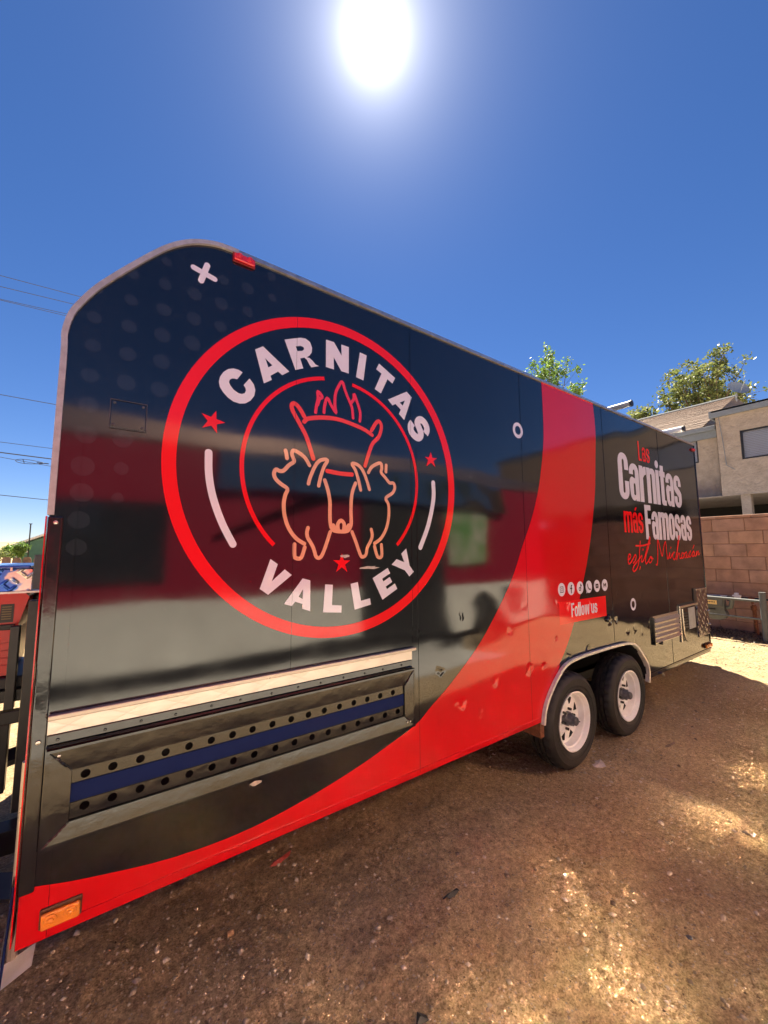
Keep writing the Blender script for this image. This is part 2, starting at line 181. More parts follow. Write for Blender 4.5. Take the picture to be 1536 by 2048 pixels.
M['shingle'] = mat('shingle', (0.23, 0.16, 0.12), 0.95, var=0.3, vscale=30)
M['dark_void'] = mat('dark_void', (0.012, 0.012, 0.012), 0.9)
M['concrete'] = mat('concrete', (0.38, 0.35, 0.31), 0.9, var=0.15, vscale=8, bump=0.4, bscale=40)
M['wood'] = mat('wood', (0.22, 0.15, 0.105), 0.9, var=0.35, vscale=14, bump=0.5, bscale=30)
M['green_siding'] = mat('green_siding', (0.085, 0.20, 0.155), 0.75, var=0.08)
M['white_trim'] = mat('white_trim', (0.75, 0.74, 0.72), 0.6)
M['blind'] = mat('blind', (0.52, 0.57, 0.66), 0.6)
M['bark'] = mat('bark', (0.13, 0.095, 0.065), 0.95, var=0.4, vscale=18, bump=0.6, bscale=30)
M['hill'] = mat('hill', (0.40, 0.27, 0.16), 1.0, col2=(0.27, 0.20, 0.11), vscale=0.03)
M['gen_red'] = mat('gen_red', (0.62, 0.012, 0.01), 0.3, var=0.1, vscale=6)
M['black_plastic'] = mat('black_plastic', (0.018, 0.018, 0.02), 0.45)
M['sticker'] = mat('sticker', (0.02, 0.02, 0.02), 0.4)
M['sticker_text'] = mat('sticker_text', (0.20, 0.16, 0.07), 0.5)
M['stall_red'] = mat('stall_red', (0.24, 0.006, 0.026), 0.45, var=0.06, vscale=2)
M['pale_panel'] = mat('pale_panel', (0.66, 0.65, 0.61), 0.45, var=.12, vscale=2)
M['menu'] = mat('menu', (0.45, 0.42, 0.36), 0.5, col2=(0.10, 0.26, 0.07), vscale=2.2, detail=2)
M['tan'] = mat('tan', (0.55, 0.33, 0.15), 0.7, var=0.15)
M['cream'] = mat('cream', (0.62, 0.53, 0.43), 0.33, metal=0.55, rvar=0.08, vscale=10)
M['denim'] = mat('denim', (0.03, 0.035, 0.06), 0.9, var=0.2)
M['skin'] = mat('skin', (0.42, 0.24, 0.16), 0.6)
M['glass_dark'] = mat('glass_dark', (0.02, 0.025, 0.03), 0.05, ior=1.6)
M['car_white'] = mat('car_white', (0.78, 0.79, 0.80), 0.15, ior=1.6, coat=0.5)
M['debris_black'] = mat('debris_black', (0.008, 0.012, 0.012), 0.4)
M['paper_red'] = mat('paper_red', (0.45, 0.07, 0.05), 0.7, var=0.3, vscale=60)
M['paper_white'] = mat('paper_white', (0.75, 0.72, 0.68), 0.8, var=0.2, vscale=60)
M['tan_cork'] = mat('tan_cork', (0.42, 0.25, 0.13), 0.8, var=0.2, vscale=60)
M['paper_pale'] = mat('paper_pale', (0.55, 0.45, 0.38), 0.8, var=0.2, vscale=60)

def lens_mat(name, col):
    m = bpy.data.materials.new(name); m.use_nodes = True; n = m.node_tree.nodes; l = m.node_tree.links; p = n['Principled BSDF']
    p.inputs['Base Color'].default_value = (*col, 1); p.inputs['Roughness'].default_value = 0.08; p.inputs['IOR'].default_value = 1.6
    p.inputs['Coat Weight'].default_value = 1.0
    tc = n.new('ShaderNodeTexCoord'); w = n.new('ShaderNodeTexWave'); w.inputs['Scale'].default_value = 70; w.inputs['Distortion'].default_value = 0.0; w.bands_direction = 'Z'
    l.new(tc.outputs['Object'], w.inputs['Vector']); b = n.new('ShaderNodeBump'); b.inputs['Strength'].default_value = 0.5; b.inputs['Distance'].default_value = 0.002
    l.new(w.outputs['Fac'], b.inputs['Height']); l.new(b.outputs[0], p.inputs['Normal'])
    return m
M['amber_base'] = mat('amber_base', (0.10, 0.03, 0.008), .4); M['red_lens_base'] = mat('red_lens_base', (0.22, 0.004, 0.008), .4)
M['amber'] = lens_mat('amber', (0.95, 0.27, 0.008)); M['red_lens'] = lens_mat('red_lens', (0.75, 0.01, 0.02))

def checker_plate(name, scheme):
    """diamond tread plate; scheme 'patriot' reads as a polished blue / white / red wrap"""
    m = bpy.data.materials.new(name); m.use_nodes = True; n = m.node_tree.nodes; l = m.node_tree.links; p = n['Principled BSDF']
    tc = n.new('ShaderNodeTexCoord'); mp = n.new('ShaderNodeMapping'); l.new(tc.outputs['Object'], mp.inputs['Vector'])
    sep = n.new('ShaderNodeSeparateXYZ'); l.new(mp.outputs[0], sep.inputs[0])
    def ma(op, a, b=0.0):
        x = n.new('ShaderNodeMath'); x.operation = op
        for i, v in enumerate((a, b)):
            if isinstance(v, (int, float)): x.inputs[i].default_value = v
            else: l.new(v, x.inputs[i])
        return x.outputs[0]
    k = 95.0 if scheme == 'patriot' else 70.0
    u = ma('MULTIPLY', ma('ADD', sep.outputs['X'], sep.outputs['Z']), k); v = ma('MULTIPLY', ma('SUBTRACT', sep.outputs['X'], sep.outputs['Z']), k)
    if scheme == 'plain':
        u = ma('MULTIPLY', ma('ADD', ma('ADD', sep.outputs['X'], sep.outputs['Y']), sep.outputs['Z']), k); v = ma('MULTIPLY', ma('SUBTRACT', ma('ADD', sep.outputs['X'], sep.outputs['Y']), sep.outputs['Z']), k)
    A = ma('POWER', ma('MAXIMUM', ma('SINE', u), 0.0), 3.0); B = ma('MULTIPLY', ma('MAXIMUM', ma('SINE', ma('MULTIPLY', v, 0.5)), 0.0), A)
    C_ = ma('POWER', ma('MAXIMUM', ma('SINE', ma('ADD', v, 1.57)), 0.0), 3.0); D_ = ma('MULTIPLY', ma('MAXIMUM', ma('MULTIPLY', ma('SINE', ma('MULTIPLY', u, 0.5)), -1.0), 0.0), C_)
    h = ma('ADD', B, D_)
    b = n.new('ShaderNodeBump'); b.inputs['Strength'].default_value = 1.0; b.inputs['Distance'].default_value = 0.006; l.new(h, b.inputs['Height']); l.new(b.outputs[0], p.inputs['Normal'])
    p.inputs['Metallic'].default_value = 0.9; p.inputs['Roughness'].default_value = 0.22
    if scheme == 'patriot':
        r = n.new('ShaderNodeValToRGB'); nz = n.new('ShaderNodeTexNoise'); nz.inputs['Scale'].default_value = 14; l.new(tc.outputs['Object'], nz.inputs['Vector'])
        t = ma('ADD', ma('MULTIPLY', ma('SUBTRACT', sep.outputs['X'], 0.385), 4.6), ma('MULTIPLY', ma('SUBTRACT', nz.outputs['Fac'], 0.5), 0.9))
        l.new(t, r.inputs['Fac']); e = r.color_ramp.elements; e[0].position = 0.1; e[0].color = (0.05, 0.16, 0.75, 1); e[1].position = 0.85; e[1].color = (0.85, 0.12, 0.15, 1)
        x = e.new(0.38); x.color = (0.10, 0.28, 0.85, 1); x = e.new(0.46); x.color = (0.9, 0.85, 0.75, 1); x = e.new(0.68); x.color = (0.9, 0.82, 0.74, 1)
        l.new(r.outputs['Color'], p.inputs['Base Color']); p.inputs['Metallic'].default_value = 0.6
    else:
        p.inputs['Base Color'].default_value = (0.30, 0.27, 0.27, 1)
    return m
M['patriot_plate'] = checker_plate('patriot_plate', 'patriot'); M['tread_plate'] = checker_plate('tread_plate', 'plain')

def quilt():
    m = mat('quilted_steel', (0.80, 0.72, 0.64), 0.36, metal=0.75, rvar=0.05, vscale=10); n = m.node_tree.nodes; l = m.node_tree.links; p = n['Principled BSDF']
    ge = n.new('ShaderNodeNewGeometry'); sep = n.new('ShaderNodeSeparateXYZ'); l.new(ge.outputs['Position'], sep.inputs[0])
    def ma(op, a, b=0.0):
        x = n.new('ShaderNodeMath'); x.operation = op
        for i, v in enumerate((a, b)):
            if isinstance(v, (int, float)): x.inputs[i].default_value = v
            else: l.new(v, x.inputs[i])
        return x.outputs[0]
    zx = ma('MULTIPLY', sep.outputs['X'], 6.2); zz = ma('MULTIPLY', sep.outputs['Z'], 14.0)
    a = ma('PINGPONG', ma('ADD', zx, zz), 0.5); b_ = ma('PINGPONG', ma('SUBTRACT', zx, zz), 0.5)
    h = ma('POWER', ma('MULTIPLY', ma('MINIMUM', a, b_), 4.0), 0.5)
    h = ma('MINIMUM', h, 1.0)
    b = n.new('ShaderNodeBump'); b.inputs['Strength'].default_value = 0.4; b.inputs['Distance'].default_value = 0.002; l.new(h, b.inputs['Height']); l.new(b.outputs[0], p.inputs['Normal'])
    return m
M['quilt'] = quilt()

def ground_mat():
    m = bpy.data.materials.new('dirt'); m.use_nodes = True; n = m.node_tree.nodes; l = m.node_tree.links; p = n['Principled BSDF']; p.inputs['Roughness'].default_value = 0.95; p.inputs['Specular IOR Level'].default_value = 0.15
    ge = n.new('ShaderNodeNewGeometry')
    def noise(s, d, rr=0.6):
        x = n.new('ShaderNodeTexNoise'); x.inputs['Scale'].default_value = s; x.inputs['Detail'].default_value = d; x.inputs['Roughness'].default_value = rr; l.new(ge.outputs['Position'], x.inputs['Vector']); return x
    def ramp(src, a, b, ca, cb):
        r = n.new('ShaderNodeValToRGB'); l.new(src, r.inputs['Fac']); e = r.color_ramp.elements; e[0].position = a; e[1].position = b; e[0].color = (*ca, 1); e[1].color = (*cb, 1); return r
    big = noise(0.9, 8, 0.7); c = ramp(big.outputs['Fac'], 0.3, 0.72, (0.42, 0.305, 0.178), (0.66, 0.51, 0.315))
    fine = noise(38, 8, 0.75); f = ramp(fine.outputs['Fac'], 0.3, 0.7, (0.42, 0.40, 0.38), (1.3, 1.3, 1.3))
    mx = n.new('ShaderNodeMix'); mx.data_type = 'RGBA'; mx.blend_type = 'MULTIPLY'; mx.inputs[0].default_value = 1; l.new(c.outputs['Color'], mx.inputs[6]); l.new(f.outputs['Color'], mx.inputs[7])
    vo = n.new('ShaderNodeTexVoronoi'); vo.inputs['Scale'].default_value = 85; l.new(ge.outputs['Position'], vo.inputs['Vector'])
    sc_ = n.new('ShaderNodeSeparateColor'); l.new(vo.outputs['Color'], sc_.inputs[0])
    gt = n.new('ShaderNodeMath'); gt.operation = 'GREATER_THAN'; l.new(sc_.outputs[1], gt.inputs[0]); gt.inputs[1].default_value = 0.86
    lt = n.new('ShaderNodeMath'); lt.operation = 'LESS_THAN'; l.new(vo.outputs['Distance'], lt.inputs[0]); lt.inputs[1].default_value = 0.33
    mu = n.new('ShaderNodeMath'); mu.operation = 'MULTIPLY'; l.new(gt.outputs[0], mu.inputs[0]); l.new(lt.outputs[0], mu.inputs[1])
    m2 = n.new('ShaderNodeMix'); m2.data_type = 'RGBA'; l.new(mu.outputs[0], m2.inputs[0]); l.new(mx.outputs[2], m2.inputs[6]); m2.inputs[7].default_value = (0.42, 0.36, 0.30, 1)
    v3 = n.new('ShaderNodeTexVoronoi'); v3.inputs['Scale'].default_value = 190; l.new(ge.outputs['Position'], v3.inputs['Vector']); r3 = n.new('ShaderNodeValToRGB'); s3 = n.new('ShaderNodeSeparateColor'); l.new(v3.outputs['Color'], s3.inputs[0]); l.new(s3.outputs[0], r3.inputs['Fac'])
    r3.color_ramp.elements[0].color = (.62, .60, .58, 1); r3.color_ramp.elements[1].color = (1.3, 1.3, 1.3, 1)
    m4 = n.new('ShaderNodeMix'); m4.data_type = 'RGBA'; m4.blend_type = 'MULTIPLY'; m4.inputs[0].default_value = .8; l.new(m2.outputs[2], m4.inputs[6]); l.new(r3.outputs['Color'], m4.inputs[7]); m2 = m4
    l.new(m2.outputs[2], p.inputs['Base Color'])
    b1 = n.new('ShaderNodeBump'); b1.inputs['Strength'].default_value = 0.9; b1.inputs['Distance'].default_value = 0.05; l.new(fine.outputs['Fac'], b1.inputs['Height'])
    b2 = n.new('ShaderNodeBump'); b2.inputs['Strength'].default_value = 0.8; b2.inputs['Distance'].default_value = 0.006; g2 = noise(170, 4); l.new(g2.outputs['Fac'], b2.inputs['Height']); l.new(b1.outputs[0], b2.inputs['Normal'])
    b0 = n.new('ShaderNodeBump'); b0.inputs['Strength'].default_value = 0.7; b0.inputs['Distance'].default_value = 0.06; g0 = noise(11, 3); l.new(g0.outputs['Fac'], b0.inputs['Height']); l.new(b0.outputs[0], b1.inputs['Normal'])
    l.new(b2.outputs[0], p.inputs['Normal'])
    return m
M['dirt'] = ground_mat()

def varied(name, cols, rough=0.9, bump=0.6, bscale=40, bdist=0.01, scale=12):
    """colour picked per object (Object Info random) plus grain"""
    m = bpy.data.materials.new(name); m.use_nodes = True; n = m.node_tree.nodes; l = m.node_tree.links; p = n['Principled BSDF']; p.inputs['Roughness'].default_value = rough
    oi = n.new('ShaderNodeObjectInfo'); r = n.new('ShaderNodeValToRGB'); l.new(oi.outputs['Random'], r.inputs['Fac']); e = r.color_ramp.elements
    e[0].color = (*cols[0], 1); e[1].color = (*cols[-1], 1)
    for i, c in enumerate(cols[1:-1]): x = e.new((i + 1) / (len(cols) - 1)); x.color = (*c, 1)
    tc = n.new('ShaderNodeNewGeometry'); no = n.new('ShaderNodeTexNoise'); no.inputs['Scale'].default_value = scale; no.inputs['Detail'].default_value = 8; l.new(tc.outputs['Position'], no.inputs['Vector'])
    r2 = n.new('ShaderNodeValToRGB'); l.new(no.outputs['Fac'], r2.inputs['Fac']); r2.color_ramp.elements[0].position = 0.3; r2.color_ramp.elements[1].position = 0.7
    r2.color_ramp.elements[0].color = (0.68, 0.68, 0.68, 1); r2.color_ramp.elements[1].color = (1.15, 1.15, 1.15, 1)
    mx = n.new('ShaderNodeMix'); mx.data_type = 'RGBA'; mx.blend_type = 'MULTIPLY'; mx.inputs[0].default_value = 1; l.new(r.outputs['Color'], mx.inputs[6]); l.new(r2.outputs['Color'], mx.inputs[7]); l.new(mx.outputs[2], p.inputs['Base Color'])
    b = n.new('ShaderNodeBump'); b.inputs['Strength'].default_value = bump; b.inputs['Distance'].default_value = bdist; bn = n.new('ShaderNodeTexNoise'); bn.inputs['Scale'].default_value = bscale; bn.inputs['Detail'].default_value = 5
    l.new(tc.outputs['Position'], bn.inputs['Vector']); l.new(bn.outputs['Fac'], b.inputs['Height']); l.new(b.outputs[0], p.inputs['Normal'])
    return m
M['block'] = varied('block', [(0.40, 0.225, 0.15), (0.46, 0.265, 0.18), (0.43, 0.26, 0.19), (0.50, 0.30, 0.20)], scale=5)
M['mortar'] = mat('mortar', (0.24, 0.145, 0.10), 0.95, var=0.2, vscale=20)
M['fence_board'] = varied('fence_board', [(0.21, 0.14, 0.10), (0.28, 0.19, 0.14), (0.17, 0.115, 0.085)], scale=9)
def leaf_mat(name, a, b):
    m = bpy.data.materials.new(name); m.use_nodes = True; n = m.node_tree.nodes; l = m.node_tree.links; p = n['Principled BSDF']; p.inputs['Roughness'].default_value = 0.55
    ge = n.new('ShaderNodeNewGeometry'); r = n.new('ShaderNodeValToRGB'); l.new(ge.outputs['Random Per Island'], r.inputs['Fac']); r.color_ramp.elements[0].color = (*a, 1); r.color_ramp.elements[1].color = (*b, 1); l.new(r.outputs['Color'], p.inputs['Base Color'])
    tr = n.new('ShaderNodeBsdfTranslucent'); l.new(r.outputs['Color'], tr.inputs['Color']); mx = n.new('ShaderNodeMixShader'); mx.inputs[0].default_value = 0.4
    l.new(p.outputs[0], mx.inputs[1]); l.new(tr.outputs[0], mx.inputs[2]); l.new(mx.outputs[0], n['Material Output'].inputs['Surface'])
    return m
M['leaf_bright'] = leaf_mat('leaf_bright', (0.06, 0.14, 0.025), (0.20, 0.32, 0.06))
M['leaf_olive'] = leaf_mat('leaf_olive', (0.06, 0.095, 0.03), (0.22, 0.25, 0.08))
M['leaf_dry'] = leaf_mat('leaf_dry', (0.09, 0.055, 0.035), (0.30, 0.22, 0.14))
M['pebble'] = leaf_mat('pebble', (0.16, 0.12, 0.08), (0.62, 0.53, 0.42)); 
M['pebble'].node_tree.nodes['Principled BSDF'].inputs['Roughness'].default_value = 0.95; M['pebble'].node_tree.nodes['Principled BSDF'].inputs['Specular IOR Level'].default_value = 0.2
for nd in list(M['pebble'].node_tree.nodes):
    if nd.type == 'MIX_SHADER': nd.inputs[0].default_value = 0.0

# ---------------------------------------------------------------- builders
ORG = {}
def org(o):
    return ORG.get(o.name, Vector((0, 0, 0))) if o else Vector((0, 0, 0))
def tag(o, label=None, cat=None, group=None, kind=None):
    if label: o['label'] = label
    if cat: o['category'] = cat
    if group: o['group'] = group
    if kind: o['kind'] = kind
    return o
def thing(name, label, cat, loc, group=None):
    o = bpy.data.objects.new(name, None); COL.objects.link(o); o.location = loc; o.empty_display_size = 0.2; ORG[o.name] = Vector(loc)
    return tag(o, label, cat, group)
class MB:
    def __init__(s): s.v = []; s.f = []
    def add(s, vs, fs):
        n = len(s.v); s.v += [tuple(v) for v in vs]; s.f += [tuple(i + n for i in f) for f in fs]; return s
    def box(s, x0, x1, y0, y1, z0, z1):
        x0, x1 = sorted((x0, x1)); y0, y1 = sorted((y0, y1)); z0, z1 = sorted((z0, z1))
        return s.add([(x0, y0, z0), (x1, y0, z0), (x1, y1, z0), (x0, y1, z0), (x0, y0, z1), (x1, y0, z1), (x1, y1, z1), (x0, y1, z1)],
                     [(0, 3, 2, 1), (4, 5, 6, 7), (0, 1, 5, 4), (1, 2, 6, 5), (2, 3, 7, 6), (3, 0, 4, 7)])
    def tube(s, pts, r, n=10, caps=True):
        pts = [Vector(p) for p in pts]; rings = []; up = None
        for i, p in enumerate(pts):
            d = (pts[min(i + 1, len(pts) - 1)] - pts[max(i - 1, 0)]).normalized()
            if up is None: up = Vector((0, 0, 1)) if abs(d.z) < 0.9 else Vector((1, 0, 0))
            a = d.cross(up).normalized(); b = a.cross(d).normalized(); up = b
            rr = r[i] if isinstance(r, (list, tuple)) else r
            rings.append([p + (a * math.cos(2 * math.pi * k / n) + b * math.sin(2 * math.pi * k / n)) * rr for k in range(n)])
        vs = [v for rg in rings for v in rg]; fs = []
        for i in range(len(rings) - 1):
            for k in range(n): fs.append((i * n + k, i * n + (k + 1) % n, (i + 1) * n + (k + 1) % n, (i + 1) * n + k))
        if caps: fs.append(tuple(range(n))[::-1]); fs.append(tuple((len(rings) - 1) * n + k for k in range(n)))
        return s.add(vs, fs)
    def lathe(s, prof, cx, cy, cz, n=64, close=False):
        """prof: (radius, y) about an axis along Y"""
        vs = []; fs = []
        for r, y in prof:
            for k in range(n):
                a = 2 * math.pi * k / n; rr = r(k) if callable(r) else r
                vs.append((cx + rr * math.cos(a), cy + y, cz + rr * math.sin(a)))
        m = len(prof)
        for i in range(m if close else m - 1):
            j = (i + 1) % m
            for k in range(n): fs.append((i * n + k, j * n + k, j * n + (k + 1) % n, i * n + (k + 1) % n))
        return s.add(vs, fs)
    def poly_xz(s, outer, holes=(), y=0.0):
        """flat sheet facing -Y"""
        loops = [[Vector((a, 0, b)) for a, b in outer]] + [[Vector((a, 0, b)) for a, b in h] for h in holes]
        tris = geometry.tessellate_polygon(loops); flat = [v for lp in loops for v in lp]
        fs = []
        for t in tris:
            a, b, c = (flat[i] for i in t)
            if (b - a).cross(c - a).length < 1e-12: continue
            fs.append(t if (b - a).cross(c - a).y < 0 else (t[0], t[2], t[1]))
        return s.add([(v.x, y, v.z) for v in flat], fs)
    def prism_xz(s, outer, y0, y1, holes=()):
        """solid between y0 (front) and y1 (back)"""
        s.poly_xz(outer, holes, y0)
        for lp in [outer] + list(holes):
            n = len(lp); vs = [(a, y0, b) for a, b in lp] + [(a, y1, b) for a, b in lp]
            s.add(vs, [(i, (i + 1) % n, n + (i + 1) % n, n + i) for i in range(n)])
        return s
    def build(s, name, m, parent=None, smooth=False, bevel=0.0, loc=None, seg=2):
        me = bpy.data.meshes.new(name); o_ = org(parent)
        base = Vector(loc) if loc is not None else Vector((0, 0, 0))
        off = o_ if parent else base
        if parent and loc is not None: off = base
        me.from_pydata([tuple(Vector(v) - off) for v in s.v], [], s.f); me.validate(); me.update()
        o = bpy.data.objects.new(name, me); COL.objects.link(o)
        if parent: o.parent = parent; o.location = off - o_
        else: o.location = base
        ORG[o.name] = off
        for q in (m if isinstance(m, (list, tuple)) else [m]): me.materials.append(M[q] if isinstance(q, str) else q)
        if smooth:
            me.polygons.foreach_set('use_smooth', [True] * len(me.polygons))
            es = o.modifiers.new('es', 'EDGE_SPLIT'); es.split_angle = R(38)
        if bevel:
            b = o.modifiers.new('bev', 'BEVEL'); b.width = bevel; b.segments = seg; b.limit_method = 'ANGLE'; b.angle_limit = R(40)
        return o
def cat_rom(pts, k=6):
    if len(pts) < 3: return list(pts)
    P = [pts[0]] + list(pts) + [pts[-1]]; o = []
    for i in range(1, len(P) - 2):
        p0, p1, p2, p3 = (np.array(P[j]) for j in (i - 1, i, i + 1, i + 2))
        for t in np.linspace(0, 1, k, endpoint=False):
            o.append(tuple(0.5 * (2 * p1 + (p2 - p0) * t + (2 * p0 - 5 * p1 + 4 * p2 - p3) * t * t + (3 * p1 - p0 - 3 * p2 + p3) * t ** 3)))
    o.append(tuple(pts[-1])); return o
_lay = [0]
def ribbon(mb, pts, w, y, round_=True, smooth=5):
    """stroke of width w on the plane Y=y; each stroke a hair above the last so none coincide"""
    p = cat_rom(pts, smooth) if smooth else list(pts)
    q = [np.array(p[0])]
    for a in p[1:]:
        if np.linalg.norm(np.array(a) - q[-1]) > w * 0.12: q.append(np.array(a))
    if len(q) < 2: q = [np.array(p[0]), np.array(p[-1]) + 1e-4]
    n = len(q); Lp = []; Rp = []
    for i in range(n):
        d = q[min(i + 1, n - 1)] - q[max(i - 1, 0)]; d = d / (np.linalg.norm(d) + 1e-9); nn = np.array([-d[1], d[0]])
        Lp.append(q[i] + nn * w / 2); Rp.append(q[i] - nn * w / 2)
    vs = []; fs = []
    for i in range(n):
        yy = y - 0.00025 * i / n
        vs += [(Lp[i][0], yy, Lp[i][1]), (Rp[i][0], yy, Rp[i][1])]
    for i in range(n - 1):
        a, b, c, d = 2 * i, 2 * i + 1, 2 * i + 3, 2 * i + 2; fs.append((a, b, c, d))
    mb.add(vs, fs)
    if round_:
        for (c, dd, yy) in ((q[0], q[0] - q[1], y), (q[-1], q[-1] - q[-2], y - 0.00025)):
            a0 = math.atan2(dd[1], dd[0]) - math.pi / 2; m = 8
            ring = [(c[0], yy - 0.00006, c[1])] + [(c[0] + w / 2 * math.cos(a0 + math.pi * k / m), yy - 0.00006, c[1] + w / 2 * math.sin(a0 + math.pi * k / m)) for k in range(m + 1)]
            mb.add(ring, [(0, k + 1, k + 2) for k in range(m)])
    return mb
def circle(cx, cz, r, n=48, a0=0.0, a1=2 * math.pi):
    return [(cx + r * math.cos(a0 + (a1 - a0) * k / n), cz + r * math.sin(a0 + (a1 - a0) * k / n)) for k in range(n if a1 - a0 > 6.28 else n + 1)]
def copy_tree(o, parent=None):
    c = o.copy(); COL.objects.link(c); c.parent = parent; ORG[c.name] = ORG.get(o.name, Vector())
    for ch in [x for x in bpy.data.objects if x.parent == o]: copy_tree(ch, c)
    return c
def fbm(X, Y, base, octs, seed):
    g = np.random.default_rng(seed); out_ = np.zeros_like(X); amp = 1.0; f = base
    for _ in range(octs):
        T = g.random((64, 64)); x = X * f; y = Y * f; xi = np.floor(x).astype(int); yi = np.floor(y).astype(int); fx = x - xi; fy = y - yi
        fx = fx * fx * (3 - 2 * fx); fy = fy * fy * (3 - 2 * fy); xi &= 63; yi &= 63; x1 = (xi + 1) & 63; y1 = (yi + 1) & 63
        out_ += amp * ((T[xi, yi] * (1 - fx) + T[x1, yi] * fx) * (1 - fy) + (T[xi, y1] * (1 - fx) + T[x1, y1] * fx) * fy - 0.5); amp *= 0.5; f *= 2.07
    return out_

# ---------------------------------------------------------------- ground
def gheight(X, Y):
    X = np.asarray(X, float); Y = np.asarray(Y, float)
    near = np.clip(1 - np.maximum(np.abs(X - 3) - 9, 0) / 6, 0, 1) * np.clip(1 - np.maximum(np.abs(Y) - 8, 0) / 6, 0, 1)
    h = fbm(X, Y, 0.55, 3, 3) * 0.035 + fbm(X, Y, 3.1, 3, 5) * 0.016 + fbm(X, Y, 17.0, 3, 8) * 0.016 * near
    rise = np.clip((X - 6.3) / 2.2, 0, 1); rise = rise * rise * (3 - 2 * rise)
    h = h + 0.13 * rise + 0.05 * np.clip((X - 8.2) / 0.8, 0, 1)
    # wheel ruts beside the tyres are pressed flat
    tyre = np.exp(-((Y - 0.05) / 0.25) ** 2) * np.exp(-(np.maximum(np.abs(X - 3.3) - 0.8, 0) / 0.4) ** 2)
    return h * (1 - tyre)
def axis(lo, hi, step, far):
    c = list(np.arange(lo, hi + 1e-6, step)); s = step; a = lo; left = []
    while a > -far: s *= 1.22; a -= s; left.append(a)
    s = step; b = hi; right = []
    while b < far: s *= 1.22; b += s; right.append(b)
    return np.array(left[::-1] + c + right)
gx = axis(-0.8, 9.6, 0.017, 1500); gy = axis(-2.4, 1.6, 0.017, 1500)
GX, GY = np.meshgrid(gx, gy, indexing='ij'); GZ = gheight(GX, GY)
nx, ny = GX.shape
me = bpy.data.meshes.new('ground'); me.vertices.add(nx * ny); me.vertices.foreach_set('co', np.stack([GX, GY, GZ], -1).reshape(-1).astype(np.float32))
ii, jj = np.meshgrid(np.arange(nx - 1), np.arange(ny - 1), indexing='ij'); a = (ii * ny + jj).reshape(-1)
F = np.stack([a, a + ny, a + ny + 1, a + 1], -1); nf = len(F)
me.loops.add(nf * 4); me.loops.foreach_set('vertex_index', F.reshape(-1).astype(np.int32)); me.polygons.add(nf)
me.polygons.foreach_set('loop_start', (np.arange(nf) * 4).astype(np.int32)); me.polygons.foreach_set('loop_total', np.full(nf, 4, np.int32)); me.polygons.foreach_set('use_smooth', np.ones(nf, bool))
me.update(calc_edges=True); me.materials.append(M['dirt'])
ground = bpy.data.objects.new('ground', me); COL.objects.link(ground); tag(ground, kind='structure', label='bare brown dirt yard with pebbles and tyre-pressed soil')
def gz(x, y): return float(gheight(np.array([x]), np.array([y]))[0])

# far hills
hb = MB(); n = 120; vs = []
for i in range(n + 1):
    a = R(-70) + R(150) * i / n; h = 8.5 + 5 * float(fbm(np.array([i * 0.11]), np.array([0.3]), 1, 4, 11)[0])
    for rr, hh in ((220, -0.5), (300, h), (420, h * 1.25), (560, -1)): vs.append((rr * math.sin(a), rr * math.cos(a), hh))
hb.add(vs, [(i * 4 + k, i * 4 + 4 + k, i * 4 + 5 + k, i * 4 + 1 + k) for i in range(n) for k in range(3)])
tag(hb.build('hills', 'hill', smooth=True), kind='structure', label='dry tan hills on the horizon')

# ---------------------------------------------------------------- the food trailer
X0, X1, ZB, ZT, W = -0.17, 6.045, 0.405, 2.937, 2.44
T = thing('food_trailer', 'black and red wrapped food trailer with round bull logo and twin white wheels', 'trailer', (0, 0, 0))
prof_top = [(X0, 2.30), (-0.172, 2.365), (-0.158, 2.44), (-0.13, 2.50), (-0.092, 2.565), (-0.04, 2.635), (0.02, 2.71), (0.07, 2.77), (0.12, 2.825), (0.17, 2.868), (0.225, 2.902), (0.285, 2.925), (0.34, 2.935), (0.40, ZT)]
fend = [(2.54, ZB)] + [tuple(q) for q in D['fender'][1:-2]] + [(4.243, ZB)]
outer = [(X0, ZB)] + fend + [(X1, ZB), (X1, ZT)] + prof_top[::-1]
PX0, PX1, PZ0, PZ1 = -0.131, 1.39, 0.668, 0.966                        # vent panel
panel_hole = [(PX0 + .004, PZ0 + .004), (PX1 - .004, PZ0 + .004), (PX1 - .004, PZ1 - .004), (PX0 + .004, PZ1 - .004)]
sb = MB().poly_xz(outer, [panel_hole], 0.0)
sb.build('side_skin', 'wrap_black', T)
sh = MB()
out2 = [(X0, ZB), (X1, ZB), (X1, ZT)] + prof_top[::-1]; n = len(out2)
sh.add([(a, 0.003, b) for a, b in out2] + [(a, W, b) for a, b in out2], [(i, n + i, n + (i + 1) % n, (i + 1) % n) for i in range(1, n)])
sh.add([(a, W, b) for a, b in out2], [tuple(range(n))])
sh.build('shell', 'black_paint', T)
fl = MB().box(X0, 2.54, 0.006, W - .01, ZB + .002, ZB + .05).box(4.243, X1, 0.006, W - .01, ZB + .002, ZB + .05).box(2.54, 4.243, 0.42, W - .42, ZB + .002, ZB + .05)
fl.build('floor', 'black_matte', T)
wm = MB(); m = len(fend)
wm.add([(a, 0.001, b) for a, b in fend] + [(a, 0.42, b) for a, b in fend], [(i, i + 1, m + i + 1, m + i) for i in range(m - 1)])
wm.poly_xz(fend, (), 0.42); wm.build('wheel_well', 'black_matte', T)
